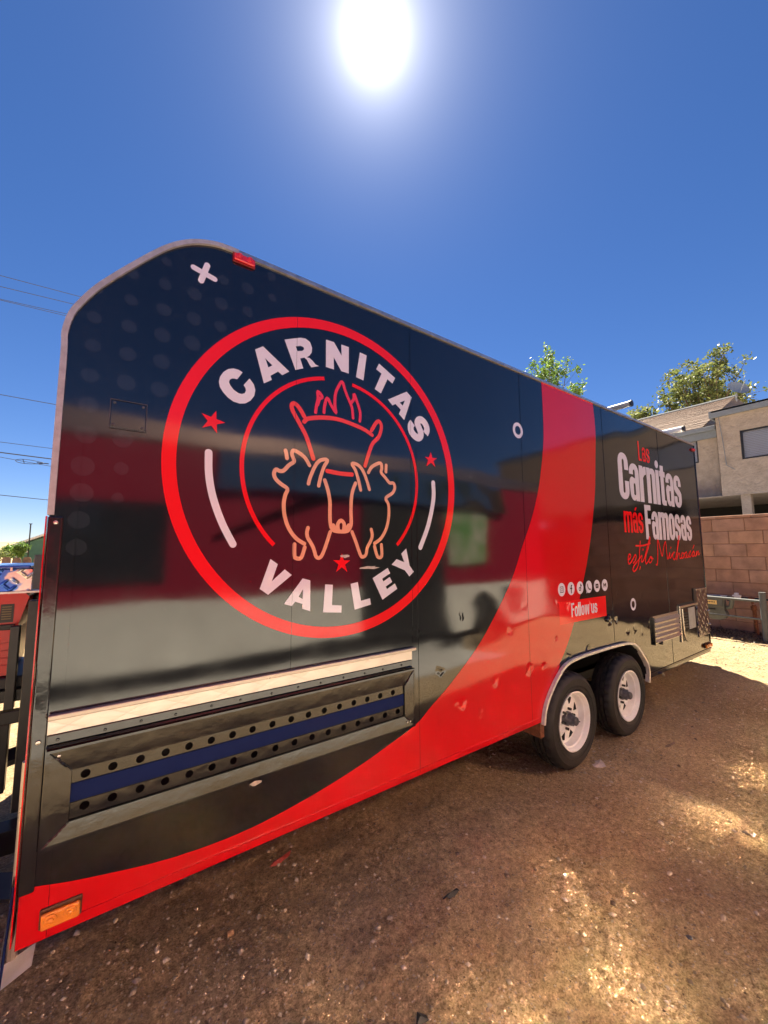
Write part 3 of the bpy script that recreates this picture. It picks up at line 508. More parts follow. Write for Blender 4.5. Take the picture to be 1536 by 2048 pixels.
# white trim round the wheel arch: a bent strip standing proud of the skin
ft = MB(); arch = cat_rom([tuple(q) for q in D['fender']], 4)
arch = [(a, max(b, 0.36)) for a, b in arch]
k = len(arch)
for i, (a, b) in enumerate(arch):
    d = np.array(arch[min(i + 1, k - 1)]) - np.array(arch[max(i - 1, 0)]); d = d / np.linalg.norm(d); nn = np.array([-d[1], d[0]])
    p_in = np.array([a, b]) - nn * 0.004; p_out = np.array([a, b]) + nn * 0.016
    ft.v += [(p_in[0], 0.01, p_in[1]), (p_in[0], -0.028, p_in[1]), (p_out[0], -0.028, p_out[1]), (p_out[0], -0.004, p_out[1])]
ft.f += [(4 * i + j, 4 * i + j + 1, 4 * i + 5 + j, 4 * i + 4 + j) for i in range(k - 1) for j in range(3)]
ft.build('wheel_arch_trim', 'fender_white', T, smooth=True)
MB().box(2.515, 2.56, -0.002, 0.16, 0.30, 0.405).build('arch_bracket', 'rust', T, bevel=.003)

# printed livery: thin vinyl sheets over the skin
sw = [tuple(q) for q in D['swoosh']]; sw2 = [tuple(q) for q in D['swoosh2']]
left = cat_rom(sw, 5); right = cat_rom(sw2[:-1], 5)
left = [(max(a, X0 + 0.001), b) for a, b in left]
left[-1] = (left[-1][0], ZT - 0.004); right[0] = (right[0][0], ZT - 0.004)
fz = [q for q in arch if q[0] < 2.78]
swp = left + right + [(2.80, 0.716)] + [(a - 0.001, b + 0.003) for a, b in fz[::-1] if b > ZB + 0.004] + [(2.536, ZB + 0.001), (X0 + 0.001, ZB + 0.001)]
right_end = right[-1]
swp = left + [q for q in right if q[1] > 0.74] + [(a - 0.001, b + 0.003) for a, b in fz[::-1] if b > ZB + 0.004] + [(2.536, ZB + 0.001), (X0 + 0.001, ZB + 0.001)]
MB().poly_xz(swp, (), -0.0010).build('red_swoosh', 'wrap_red', T, )
CX, CZ_, RO = 0.9353, 1.9817, 0.7925
def ring(name, r1, r0, y, m, a0=0.0, a1=2 * math.pi):
    n = 128; b = MB(); vs = []; full = a1 - a0 > 6.28; cnt = n if full else n + 1
    for k in range(cnt):
        a = a0 + (a1 - a0) * k / n; c, s = math.cos(a), math.sin(a)
        vs += [(CX + r1 * c, y, CZ_ + r1 * s), (CX + r0 * c, y, CZ_ + r0 * s)]
    fs = [(2 * k, (2 * k + 2) % len(vs), (2 * k + 3) % len(vs), 2 * k + 1) for k in range(n if full else n)]
    fs = [f[::-1] for f in fs]
    b.add(vs, fs); return b.build(name, m, T)
for i, (a, b, r) in enumerate(D['dots']): MB().poly_xz(circle(a, b, r * 1.0, 28), (), -0.0008).build('halftone_dot', 'wrap_dot', T)
ring('logo_ring', RO, 0.7415, -0.0016, 'print_red')
def ang(q): return math.atan2(q[1] - CZ_, q[0] - CX)
g = D['gaps']; aL0 = ang(g[0]); aL1 = ang(g[2]) % (2 * math.pi); aR0 = ang(g[3]); aR1 = ang(g[1])
ring('inner_ring', 0.4995, 0.4805, -0.0016, 'print_red', aL0, aL1); ring('inner_ring', 0.4995, 0.4805, -0.0016, 'print_red', aR0, aR1)
for lt in D['letters']:
    MB().poly_xz(lt[0], lt[1:], -0.0018).build('letter', 'print_white', T)
ribbon(MB(), D['sletter'], 0.044, -0.0018, False, 6).build('letter', 'print_white', T)
def star(pts):
    o = []
    for i in range(5):
        o.append(pts[i]); p1, p2 = np.array(pts[i]), np.array(pts[(i + 2) % 5]); q1, q2 = np.array(pts[(i + 1) % 5]), np.array(pts[(i - 1) % 5])
        A = np.array([p2 - p1, -(q2 - q1)]).T; t = np.linalg.solve(A, q1 - p1); o.append(tuple(p1 + (p2 - p1) * t[0]))
    return o
for s_ in D['stars']: MB().poly_xz(star(s_), (), -0.0018).build('star', 'print_red', T)
for s_ in D['arcs']: ribbon(MB(), s_, 0.0295, -0.0018, True, 6).build('white_arc', 'print_white', T)
def artwork(name, strokes, w, m):
    b = MB()
    for i, s_ in enumerate(strokes): ribbon(b, s_, w, -0.0018 - 0.0003 * (i % 4), True, 4)
    return b.build(name, m, T)
artwork('horns_outline', D['redart'][:3], 0.0215, 'print_orange'); artwork('brow_band', D['redart'][3:], 0.022, 'print_orange')
artwork('flame_outline', D['flame'], 0.0165, 'print_flame')
artwork('pig_outline', [D['peach'][i] for i in (0, 1, 2, 10, 11)], 0.0185, 'print_peach')
artwork('pig_outline', [D['peach'][i] for i in (3, 8, 9, 12, 13)], 0.0185, 'print_peach')
artwork('bull_face_outline', [D['peach'][i] for i in (4, 5, 6, 7)], 0.0195, 'print_peach')
b = MB(); ribbon(b, D['cross'][0], 0.0235, -0.0018, True, 0); ribbon(b, D['cross'][1], 0.0235, -0.0024, True, 0); b.build('cross_mark', 'print_white', T)
MB().poly_xz(circle(2.393, 2.474, 0.059, 32), [circle(2.393, 2.474, 0.033, 32)], -0.0016).build('circle_mark', 'print_white', T)
MB().poly_xz(circle(4.056, 1.092, 0.057, 32), [circle(4.056, 1.092, 0.032, 32)], -0.0016).build('circle_mark', 'print_white', T)

# condensed heavy lettering
def arc(cx, cy, r, a0, a1, n=5): return [(cx + r * math.cos(R(a0 + (a1 - a0) * k / n)), cy + r * math.sin(R(a0 + (a1 - a0) * k / n))) for k in range(n + 1)]
def rr(x0, y0, x1, y1, r): return arc(x1 - r, y1 - r, r, 0, 90) + arc(x0 + r, y1 - r, r, 90, 180) + arc(x0 + r, y0 + r, r, 180, 270) + arc(x1 - r, y0 + r, r, 270, 360)
def glyph(ch, H, CH, s, c):
    """returns width and list of (outer, holes); s stem, c counter, H x-height, CH cap height"""
    w = 2 * s + c; r = w * 0.46; b = s * 0.72; ri = c * 0.48
    inn_top = lambda h: arc(w - s - ri, h - b - ri, ri, 0, 90, 3) + arc(s + ri, h - b - ri, ri, 90, 180, 3)
    inn_bot = arc(s + ri, b + ri, ri, 180, 270, 3) + arc(w - s - ri, b + ri, ri, 270, 360, 3)
    if ch in 'Cc':
        h = CH if ch == 'C' else H
        return w, [([(w, h * .64)] + arc(w - r, h - r, r, 0, 90) + arc(r, h - r, r, 90, 180) + arc(r, r, r, 180, 270) + arc(w - r, r, r, 270, 360) + [(w, h * .40), (w - s, h * .40)] + inn_bot[::-1] + inn_top(h)[::-1] + [(w - s, h * .64)], [])]
    if ch in 'aá':
        o = [(0, H * .70)] + arc(r, H - r, r, 180, 90) + arc(w - r, H - r, r, 90, 0) + [(w, 0), (w - s, 0), (w - s, b * .35)] + arc(r * .9, r * .8, r * .8, -75, -180) + [(0, H * .42)] + arc(r * .7, H * .46, r * .7, 180, 100) + [(w - s, H * .60), (w - s, H - b - ri)] + arc(w - s - ri, H - b - ri, ri, 0, 90, 3) + arc(s + ri, H - b - ri, ri, 90, 180, 3) + [(s, H * .70)]
        g_ = [(o, [rr(s * 1.0, b * .9, w - s, H * .47, ri)])]
        if ch == 'á': g_.append(([(w * .45, H * 1.06), (w * .62, H * 1.24), (w * .95, H * 1.24), (w * .68, H * 1.06)], []))
        return w, g_
    if ch == 'r':
        w2 = s + c + s * .42
        return w2, [([(0, 0), (0, H), (s, H), (s, H * .93)] + [(s + c * .5, H * .985), (w2, H), (w2, H - s * .95), (s + c * .7, H - s * 1.15), (s, H - s * 1.5), (s, 0)], [])]
    if ch in 'nm':
        k = 1 if ch == 'n' else 2; W_ = s * (k + 1) + c * k; o = [(0, 0), (0, H), (s, H), (s, H * .96), (s + c * .6, H)]
        for j in range(k):
            xr = s * (j + 2) + c * (j + 1)
            o += arc(xr - s * .7, H - s * .7, s * .7, 90, 8, 4) if j == k - 1 else [(xr - s * .35, H), (xr, H * .955), (xr + c * .6, H)]
        for j in range(k - 1, -1, -1):
            xr = s * (j + 2) + c * (j + 1); o += [(xr, 0)] if j == k - 1 else []
            o += [(xr - s, 0)] + arc(xr - s - ri, H - b - ri, ri, 0, 90, 3) + arc(s * (j + 1) + c * j + ri, H - b - ri, ri, 90, 180, 3) + [(s * (j + 1) + c * j, 0)]
        return W_, [(o, [])]
    if ch == 'i': return s, [([(0, 0), (0, H), (s, H), (s, 0)], []), ([(s * .5 + s * .52 * math.cos(t * .3927), H + s * .75 + s * .52 * math.sin(t * .3927)) for t in range(16)], [])]
    if ch == 'l': return s, [([(0, 0), (0, CH), (s, CH), (s, 0)], [])]
    if ch == 't':
        a = s * .32; e = c * .9
        return a + s + e, [([(a, s * .5)] + arc(a + s * .5, s * .5, s * .5, 180, 270, 4) + [(a + s + e, 0), (a + s + e, b * .9), (a + s, b * .95), (a + s, H - b), (a + s + e, H - b), (a + s + e, H), (a + s, H), (a + s, H * 1.17), (a, H * 1.17), (a, H), (0, H), (0, H - b), (a, H - b)], [])]
    if ch == 's':
        o = [(w, H * .66)] + arc(w - r, H - r, r, 0, 90) + arc(r, H - r, r, 90, 180) + [(0, H * .56), (r * .35, H * .47), (w - s, H * .33), (w - s, b)] + [(s, b), (s, H * .34), (0, H * .34)] + arc(r, r, r, 180, 270) + arc(w - r, r, r, 270, 360) + [(w, H * .44), (w - r * .35, H * .53), (s, H * .67), (s, H - b), (w - s, H - b), (w - s, H * .66)]
        return w, [(o, [])]
    if ch == 'o': return w, [(rr(0, 0, w, H, r), [rr(s, b, w - s, H - b, ri)])]
    if ch == 'u':
        o = [(0, H), (s, H), (s, b + ri)] + inn_bot + [(w - s, H), (w, H), (w, 0), (w - s, 0), (w - s, b * .3)] + arc(r * .9, r * .9, r * .9, -70, -180)
        return w, [(o, [])]
    if ch == 'w':
        W_ = s * 3 + c * 1.6; q = W_ / 4
        return W_, [([(0, H), (s * .95, H), (q, H * .30), (q * 2 - s * .42, H), (q * 2 + s * .42, H), (q * 3, H * .30), (W_ - s * .95, H), (W_, H), (q * 3 + s * .5, 0), (q * 3 - s * .5, 0), (q * 2, H * .62), (q + s * .5, 0), (q - s * .5, 0)], [])]
    if ch == 'F': return s + c + s * .75, [([(0, 0), (0, CH), (s + c + s * .75, CH), (s + c + s * .75, CH - b), (s, CH - b), (s, CH * .60), (s + c + s * .45, CH * .60), (s + c + s * .45, CH * .60 - b), (s, CH * .60 - b), (s, 0)], [])]
    if ch == 'L': return s + c + s * .7, [([(0, 0), (0, CH), (s, CH), (s, b), (s + c + s * .7, b), (s + c + s * .7, 0)], [])]
def textline(txt, x0, z0, x1, H, CH, sr, cr_, m, y=-0.0018, gap=0.10, kid='letter'):
    """fits txt between x0 and x1 on baseline z0"""
    s, c = sr, cr_; tot = 0; gs = []
    for ch in txt:
        if ch == ' ': gs.append(None); tot += s * 1.3; continue
        gs.append(glyph(ch, H, CH, s, c)); tot += gs[-1][0] + s * gap
    k = (x1 - x0) / (tot - s * gap); x = x0
    for g_ in gs:
        if g_ is None: x += s * 1.3 * k; continue
        b = MB()
        for o, h in g_[1]:
            cl = lambda lp: [(x + a * k, z0 + bb) for a, bb in lp]
            b.poly_xz(cl(o), [cl(q) for q in h], y)
        b.build(kid, m, T); x += (g_[0] + s * gap) * k
textline('Las', 4.392, 2.517, 4.668, 0.155, 0.205, 0.034, 0.030, 'print_red', gap=.35)
textline('Carnitas', 3.925, 2.088, 5.49, 0.378, 0.458, 0.085, 0.040, 'print_white', gap=.14)
textline('más', 3.977, 1.768, 4.395, 0.205, 0.29, 0.048, 0.034, 'print_red', gap=.2)
textline('Famosas', 4.447, 1.708, 5.73, 0.298, 0.355, 0.076, 0.036, 'print_white', gap=.12)
b = MB()
for i, s_ in enumerate(D['script']): ribbon(b, s_, 0.0165, -0.0026 - 0.0003 * (i % 3), True, 4)
b.build('script_lettering', 'print_red', T)
MB().poly_xz([(2.819, 1.037), (3.541, 1.037), (3.541, 1.207), (2.819, 1.207)], (), -0.0014).build('follow_banner', 'print_red', T)
textline('Follow us', 2.985, 1.079, 3.388, 0.079, 0.107, 0.0215, 0.0175, 'print_white', gap=.3)
# six round social icons
ix = [2.864, 2.998, 3.133, 3.269, 3.403, 3.537]; IZ = 1.2985; ir = 0.0505
for i, x in enumerate(ix):
    b = MB()
    ol = circle(x, IZ, ir, 36)
    if i == 3: ol = [(x - 0.045, IZ - 0.052) if 225 <= math.degrees(math.atan2(q[1] - IZ, q[0] - x)) % 360 <= 235 else q for q in ol]
    b.poly_xz(ol, (), -0.0016); d = b.build('social_icon', 'print_white', T)
    k = MB(); yy = -0.0022
    if i == 0:
        k.poly_xz([(x + a, IZ + c) for a, c in rr(-.024, -.024, .024, .024, .008)], [[(x + a, IZ + c) for a, c in rr(-.019, -.019, .019, .019, .006)]], yy)
        k.poly_xz(circle(x, IZ, .012, 20), [circle(x, IZ, .008, 20)], yy); k.poly_xz(circle(x + .013, IZ + .013, .003, 8), (), yy)
    if i == 1: k.poly_xz([(x - .004, IZ - .036), (x - .004, IZ - .004), (x - .015, IZ - .004), (x - .015, IZ + .007), (x - .004, IZ + .007), (x - .004, IZ + .018), (x + .002, IZ + .029), (x + .016, IZ + .030), (x + .016, IZ + .020), (x + .009, IZ + .019), (x + .007, IZ + .007), (x + .016, IZ + .007), (x + .014, IZ - .004), (x + .007, IZ - .004), (x + .007, IZ - .036)], (), yy)
    if i == 2:
        k.poly_xz(circle(x - .006, IZ - .011, .016, 20), [circle(x - .006, IZ - .011, .009, 20)], yy); k.poly_xz([(x + .004, IZ - .01), (x + .004, IZ + .031), (x + .011, IZ + .031), (x + .023, IZ + .018), (x + .023, IZ + .008), (x + .011, IZ + .014), (x + .011, IZ - .01)], (), yy - .0003)
    if i == 3: ribbon(k, [(x - .020, IZ + .022), (x - .014, IZ - .002), (x + .003, IZ - .019), (x + .024, IZ - .021)], .010, yy, True, 5)
    if i == 4: k.poly_xz([(x + a, IZ + c) for a, c in rr(-.024, -.018, .024, .018, .007)], [[(x - .006, IZ - .009), (x - .006, IZ + .009), (x + .010, IZ)]], yy)
    if i == 5: k.poly_xz([(x - .024, IZ - .02), (x - .024, IZ + .016), (x - .016, IZ + .02), (x, IZ + .003), (x + .016, IZ + .02), (x + .024, IZ + .016), (x + .024, IZ - .02), (x + .013, IZ - .02), (x + .013, IZ + .001), (x, IZ - .012), (x - .013, IZ + .001), (x - .013, IZ - .02)], (), yy)
    k.build('icon_mark', 'wrap_black', d)

# sheet seams and bottom bead
sm = MB()
for x, za_, zb_ in ((0.685, 1.0, 2.9), (1.385, 1.1, 2.93), (1.425, 0.42, 2.2), (2.43, 0.42, 2.93), (3.66, 0.80, 2.93), (4.90, 0.42, 2.93)):
    sm.box(x - .0006, x + .0006, -0.0022, 0.0005, za_, zb_)
sm.build('sheet_seam', 'wrap_black', T)
MB().box(-0.098, 2.53, -0.006, 0.001, 0.436, 0.4405).build('lower_bead', 'wrap_red', T, bevel=.001)
MB().box(-0.098, -0.0968, -0.0028, 0.0005, 0.409, 2.28).build('corner_seam', 'wrap_black', T)
MB().box(4.26, 6.04, -0.007, 0.001, 0.412, 0.420).build('lower_bead', 'black_paint', T, bevel=.002)
# aluminium edge trim following the front curve and the roof line
def edge_trim(name, path, wd, mt, y0=-0.012, y1=0.03):
    b = MB(); path = [np.array(q) for q in path]; k = len(path)
    for i, p in enumerate(path):
        d = path[min(i + 1, k - 1)] - path[max(i - 1, 0)]; d = d / np.linalg.norm(d); nn = np.array([-d[1], d[0]])   # outwards
        o_ = p + nn * 0.007; q = p - nn * wd
        b.v += [(o_[0], y1, o_[1]), (o_[0], y0, o_[1]), (q[0], y0, q[1]), (q[0], 0.0005, q[1])]
    b.f += [(4 * i + j, 4 * i + j + 1, 4 * i + 5 + j, 4 * i + 4 + j) for i in range(k - 1) for j in range(3)]
    b.f += [(0, 3, 2, 1), (4 * k - 4, 4 * k - 3, 4 * k - 2, 4 * k - 1)]
    return b.build(name, mt, T)
pt = cat_rom([(X0, 1.725), (X0, 2.0)] + prof_top, 3)
edge_trim('front_edge_trim', pt, 0.011, 'trim', -0.012, 0.05)
edge_trim('roof_edge_trim', [(0.401, ZT), (6.05, ZT)], 0.012, 'aluminium', -0.010, 0.06)
cp = MB().box(X0 - .004, -0.134, -0.006, 0.02, ZB + 0.15, 1.722).build('front_corner_post', 'black_paint', T, bevel=.006, seg=3)
MB().box(X0 - .010, X0 - .0065, -0.012, 0.05, ZB + 0.02, 1.72).build('corner_edge_strip', 'wrap_red', T)
for z in (1.00, 1.70): MB().lathe([(0.0, -.012), (.006, -.011), (.008, -.006)], -0.153, 0, z, 14).build('bolt', 'steel', cp, smooth=True)
MB().box(X1 - .004, X1 + .008, -0.008, 0.03, ZB, ZT).build('rear_edge_trim', 'black_paint', T, bevel=.003)

# quilted steel strip, folded lip and hinge rail over the vent panel
qs = MB().box(-0.1325, 1.372, -0.0064, 0.0, 1.016, 1.060).build('quilted_strip', 'quilt', T)
MB().box(-0.1325, 1.390, -0.024, 0.0, 1.063, 1.079).build('strip_lip', 'cream', qs, bevel=.003)
hr = MB().box(-0.1325, 1.370, -0.007, 0.0, 0.984, 1.0135).build('hinge_rail', 'black_paint', T, bevel=.002)
MB().tube([(-0.132, -0.008, 0.977), (1.368, -0.008, 0.977)], 0.0055, 10).build('hinge_pin', 'black_paint', hr)
for x in (-0.105, 0.02, 0.125, 0.235, 0.36, 0.47, 0.60, 0.72, 0.83, 0.95, 1.07, 1.18, 1.30):
    MB().lathe([(0.0, -.0125), (.0035, -.012), (.005, -.008)], x, 0, 0.998 + random.uniform(-.003, .003), 10).build('screw', 'black_paint', hr, smooth=True)
# vent panel: bevelled surround sloping in to two drilled bars with a blue band between
IX0, IX1, IZ0, IZ1 = -0.063, 1.322, 0.731, 0.890; dy = -0.004
vp = MB()
O = [(PX0, PZ0), (PX1, PZ0), (PX1, PZ1), (PX0, PZ1)]; I = [(IX0, IZ0), (IX1, IZ0), (IX1, IZ1), (IX0, IZ1)]
o2 = [(PX0 + .010, PZ0 + .010), (PX1 - .010, PZ0 + .010), (PX1 - .010, PZ1 - .008), (PX0 + .010, PZ1 - .008)]
vs = [(a, 0.0, b) for a, b in O] + [(a, -0.010, b) for a, b in O] + [(a, -0.010, b) for a, b in o2]
vp.add(vs, [(i, (i + 1) % 4, 4 + (i + 1) % 4, 4 + i) for i in range(4)] + [(4 + i, 4 + (i + 1) % 4, 8 + (i + 1) % 4, 8 + i) for i in range(4)])
vpo = vp.build('vent_panel', 'black_paint', T)
for i, nm in enumerate(('bevel_panel',) * 4):
    j = (i + 1) % 4; A, B = o2[i], o2[j]; Cc, Dd = I[j], I[i]; g_ = 0.0015
    MB().add([(A[0], -0.009, A[1]), (B[0], -0.009, B[1]), (Cc[0], dy, Cc[1]), (Dd[0], dy, Dd[1])], [(0, 1, 2, 3)]).build(nm, 'black_paint', vpo)
for i in range(4):      # weld beads in the mitres
    b = MB(); A = np.array([o2[i][0], -0.0085, o2[i][1]]); B = np.array([I[i][0], dy - .002, I[i][1]]); pts = [A + (B - A) * t / 14 + np.array([random.uniform(-.0015, .0015), -0.001, random.uniform(-.0015, .0015)]) for t in range(15)]
    b.tube(pts, [0.0026 + random.uniform(-.0008, .0012) for _ in range(15)], 6).build('weld_bead', 'black_paint', vpo, smooth=True)
def holebar(z0, z1, zc, xs, hr_):
    b = MB(); y = 0.004; edges = [IX0 + .001] + [(xs[i] + xs[i + 1]) / 2 for i in range(len(xs) - 1)] + [IX1 - .001]
    for i, x in enumerate(xs):
        cell = [(edges[i], z0), (edges[i + 1], z0), (edges[i + 1], z1), (edges[i], z1)]; hl = circle(x, zc, hr_, 20)
        b.poly_xz(cell, [hl], y); n = len(hl); b.add([(a, y, c) for a, c in hl] + [(a, y + .004, c) for a, c in hl], [(k, n + k, n + (k + 1) % n, (k + 1) % n) for k in range(n)])
    return b.build('drilled_bar', 'black_paint', vpo)
ux = [-0.026 + 0.0775 * k for k in range(17)]; ux = [-.026, .049, .13, .209, .287, .366, .446, .526, .61, .694, .776, .855, .935, 1.014, 1.092, 1.170, 1.250]
lx = [-.023, .053, .134, .212, .292, .373, .453, .536, .625, .712, .795, .876, .958, 1.037, 1.117, 1.199, 1.281]
holebar(0.8455, IZ1, 0.8645, ux, 0.0135); holebar(IZ0, 0.7835, 0.7635, lx, 0.0135)
MB().box(IX0, IX1, 0.0035, 0.008, 0.786, 0.843).build('blue_band', 'blue_print', vpo)
MB().box(IX0 - .01, IX1 + .01, dy + .05, dy + .055, IZ0 - .02, IZ1 + .02).build('duct_back', 'black_matte', vpo)
for x in (0.30, 0.72, 1.05): MB().lathe([(0.0, -.004), (.004, -.003), (.0055, 0.0)], x, 0.0, 0.935, 10).build('screw', 'black_paint', vpo, smooth=True)
for (x, z) in ((-.098, .945), (1.355, .700), (1.335, .70)): MB().lathe([(0.0, -.012), (.0045, -.011), (.006, -.004)], x, 0, z, 10).build('screw', 'steel', vpo, smooth=True)
# torn wrap patches showing primer, scuffs by the star
def blob(cx, cz, rx, rz, n=11, seed=0, y=-0.0022):
    r_ = random.Random(seed); return MB().poly_xz([(cx + rx * math.cos(2 * math.pi * k / n) * r_.uniform(.55, 1.1), cz + rz * math.sin(2 * math.pi * k / n) * r_.uniform(.5, 1.1)) for k in range(n)], (), y)
blob(0.545, 0.652, 0.034, 0.010, seed=4).build('torn_patch', 'paper_pale', T)
blob(1.10, 1.515, 0.062, 0.010, 14, 2).build('scuff', 'aluminium', T); blob(0.955, 1.575, 0.030, 0.009, 12, 5).build('scuff', 'aluminium', T)
blob(0.80, 1.49, 0.025, 0.006, 12, 9).build('scuff', 'black_paint', T)
# small inlet cover with four screws
ic = MB(); A = (-0.028, 0.088, 2.051, 2.160)
for q in ((A[0], A[1], A[3] - .0022, A[3]), (A[0], A[1], A[2], A[2] + .0022), (A[0], A[0] + .002, A[2] + .002, A[3] - .002), (A[1] - .002, A[1], A[2] + .002, A[3] - .002)): ic.box(q[0], q[1], -0.0065, 0.0, q[2], q[3])
ico = MB().box(A[0] + .003, A[1] - .003, -0.0052, 0.0, A[2] + .003, A[3] - .003).build('inlet_cover', 'wrap_black', T, bevel=.002); ic.build('cover_edge', 'hub_grey', ico)
for x in (A[0] + .013, A[1] - .013):
    for z in (A[2] + .013, A[3] - .013): MB().lathe([(0.0, -.009), (.004, -.0085), (.0055, -.005)], x, 0, z, 10).build('screw', 'hub_grey', ico, smooth=True)
# lamps
def lamp(name, x0, x1, z0, z1, lm, depth=0.022):
    b = MB().box(x0, x1, -0.009, 0.0, z0, z1).build(name, lm + '_base', T, bevel=.004, seg=3)
    MB().box(x0 + .004, x1 - .004, -depth, -0.0091, z0 + .003, z1 - .009).build('lens', lm, b, bevel=.009, seg=4)
    for s in (0.27, 0.73):
        cx = x0 + (x1 - x0) * s; cz = (z0 + z1) / 2; r = min(z1 - z0, (x1 - x0) / 2) * .30
        MB().lathe([(r * 1.05, -depth - .0005), (r, -depth - .003), (r * .55, -depth - .002), (r * .45, -depth - .0055), (0.0, -depth - .007)], cx, 0, cz, 22).build('bullseye', lm, b, smooth=True)
    return b
lamp('amber_marker_light', -0.117, -0.012, 0.439, 0.497, 'amber'); lamp('red_marker_light', 0.376, 0.475, 2.885, 2.930, 'red_lens')
lamp('red_marker_light', 5.94, 6.03, 2.845, 2.885, 'red_lens'); lamp('amber_marker_light', 5.83, 6.035, 0.435, 0.49, 'amber', .03)
# small lower fittings: drain cap, knobs
for (x, z, r) in ((3.545, 1.005, .022), (3.565, 1.03, .016), (4.62, 0.665, .018)):
    MB().lathe([(0.0, -.022), (r * .7, -.021), (r, -.012), (r, 0.0)], x, 0, z, 16).build('drain_cap', 'black_paint', T, smooth=True)

# rear louvre, service box and tread-plate corner
lv = MB().box(4.455, 5.108, -0.004, 0.0, 0.672, 0.940).build('louvre_panel', 'steel', T)
for k in range(5):
    z = 0.892 - 0.0475 * k
    b = MB(); b.add([(4.46, -0.004, z + .020), (5.10, -0.004, z + .020), (5.10, -0.030, z - .012), (4.46, -0.030, z - .012), (4.46, -0.004, z - .014), (5.10, -0.004, z - .014)], [(0, 3, 2, 1), (3, 4, 5, 2), (0, 4, 3), (1, 2, 5)]); b.build('louvre', 'steel', lv)
MB().box(4.437, 4.452, -0.022, 0.0, 0.665, 0.93).build('louvre_edge', 'black_paint', lv, bevel=.003)
bx = MB().box(5.135, 5.670, -0.014, 0.0, 0.965, 0.987).box(5.135, 5.162, -0.014, 0.0, 0.60, 0.9645).build('service_hood', 'steel', T, bevel=.004)
MB().box(5.1, 5.69, -0.002, 0.0, 0.988, 1.01).build('sealant', 'black_matte', bx)
MB().tube([(5.185, -0.018, 0.955), (5.190, -0.019, 0.70), (5.215, -0.019, 0.625), (5.26, -0.018, 0.605)], 0.009, 10).build('gas_pipe', 'steel', bx, smooth=True)
MB().box(5.215, 5.63, -0.0035, 0.0, 0.60, 0.9645).build('service_door', 'black_paint', bx)
MB().box(5.40, 5.60, -0.008, -0.0036, 0.71, 0.945).build('door_plate', 'galv', bx, bevel=.003)
for k in range(6): MB().box(5.235, 5.36, -0.012, -0.0036, 0.735 + .03 * k, 0.752 + .03 * k).build('vent_slot', 'black_plastic', bx)
MB().box(5.68, 6.043, -0.009, 0.0, 0.585, 1.122).build('tread_plate_guard', 'tread_plate', T)
MB().box(5.672, 6.05, -0.014, 0.0, 1.124, 1.140).build('guard_cap', 'steel', T, bevel=.003)
MB().box(5.60, 5.6785, -0.010, 0.0, 0.988, 1.150).build('guard_seal', 'black_plastic', T, bevel=.004)
for z in (0.86, 0.70): MB().lathe([(0.0, -.026), (.010, -.024), (.014, -.012)], 6.035, 0, z, 12).build('bolt', 'steel', T, smooth=True)
MB().box(4.25, 6.05, 0.002, 0.05, ZB - .035, ZB - .001).build('sill_rail', 'black_paint', T, bevel=.004)
MB().tube([(4.55, -0.01, ZB - .02), (4.58, -0.015, ZB - .05)], 0.012, 8).build('tie_down', 'steel', T)

# open rear door swung back behind the corner (throws the long shadow on the right)
dr = MB().prism_xz([(0, 0), (0, 0)] if False else [(6.06, 0.48), (7.05, 0.48), (7.05, 2.75), (6.06, 2.75)], 0.0, 0.04)
dr.v = [(6.09 + (x - 6.06) * 0.945, 0.10 + (x - 6.06) * 0.325 + y, z) for x, y, z in dr.v]
d_ = dr.build('rear_door', 'black_paint', T)
MB().box(6.2, 6.26, 0.05, 0.12, 1.3, 1.42).build('handle', 'steel', d_)
b = MB(); pl = [(6.06, .06), (7.04, .385), (7.04, 2.1), (6.06, 2.3)]
b.add([(x, y, .40) for x, y in pl] + [(x, y, .47) for x, y in pl], [(3, 2, 1, 0), (4, 5, 6, 7)] + [(i, (i + 1) % 4, 4 + (i + 1) % 4, 4 + i) for i in range(4)]); b.build('rear_step', 'dark_frame', T)

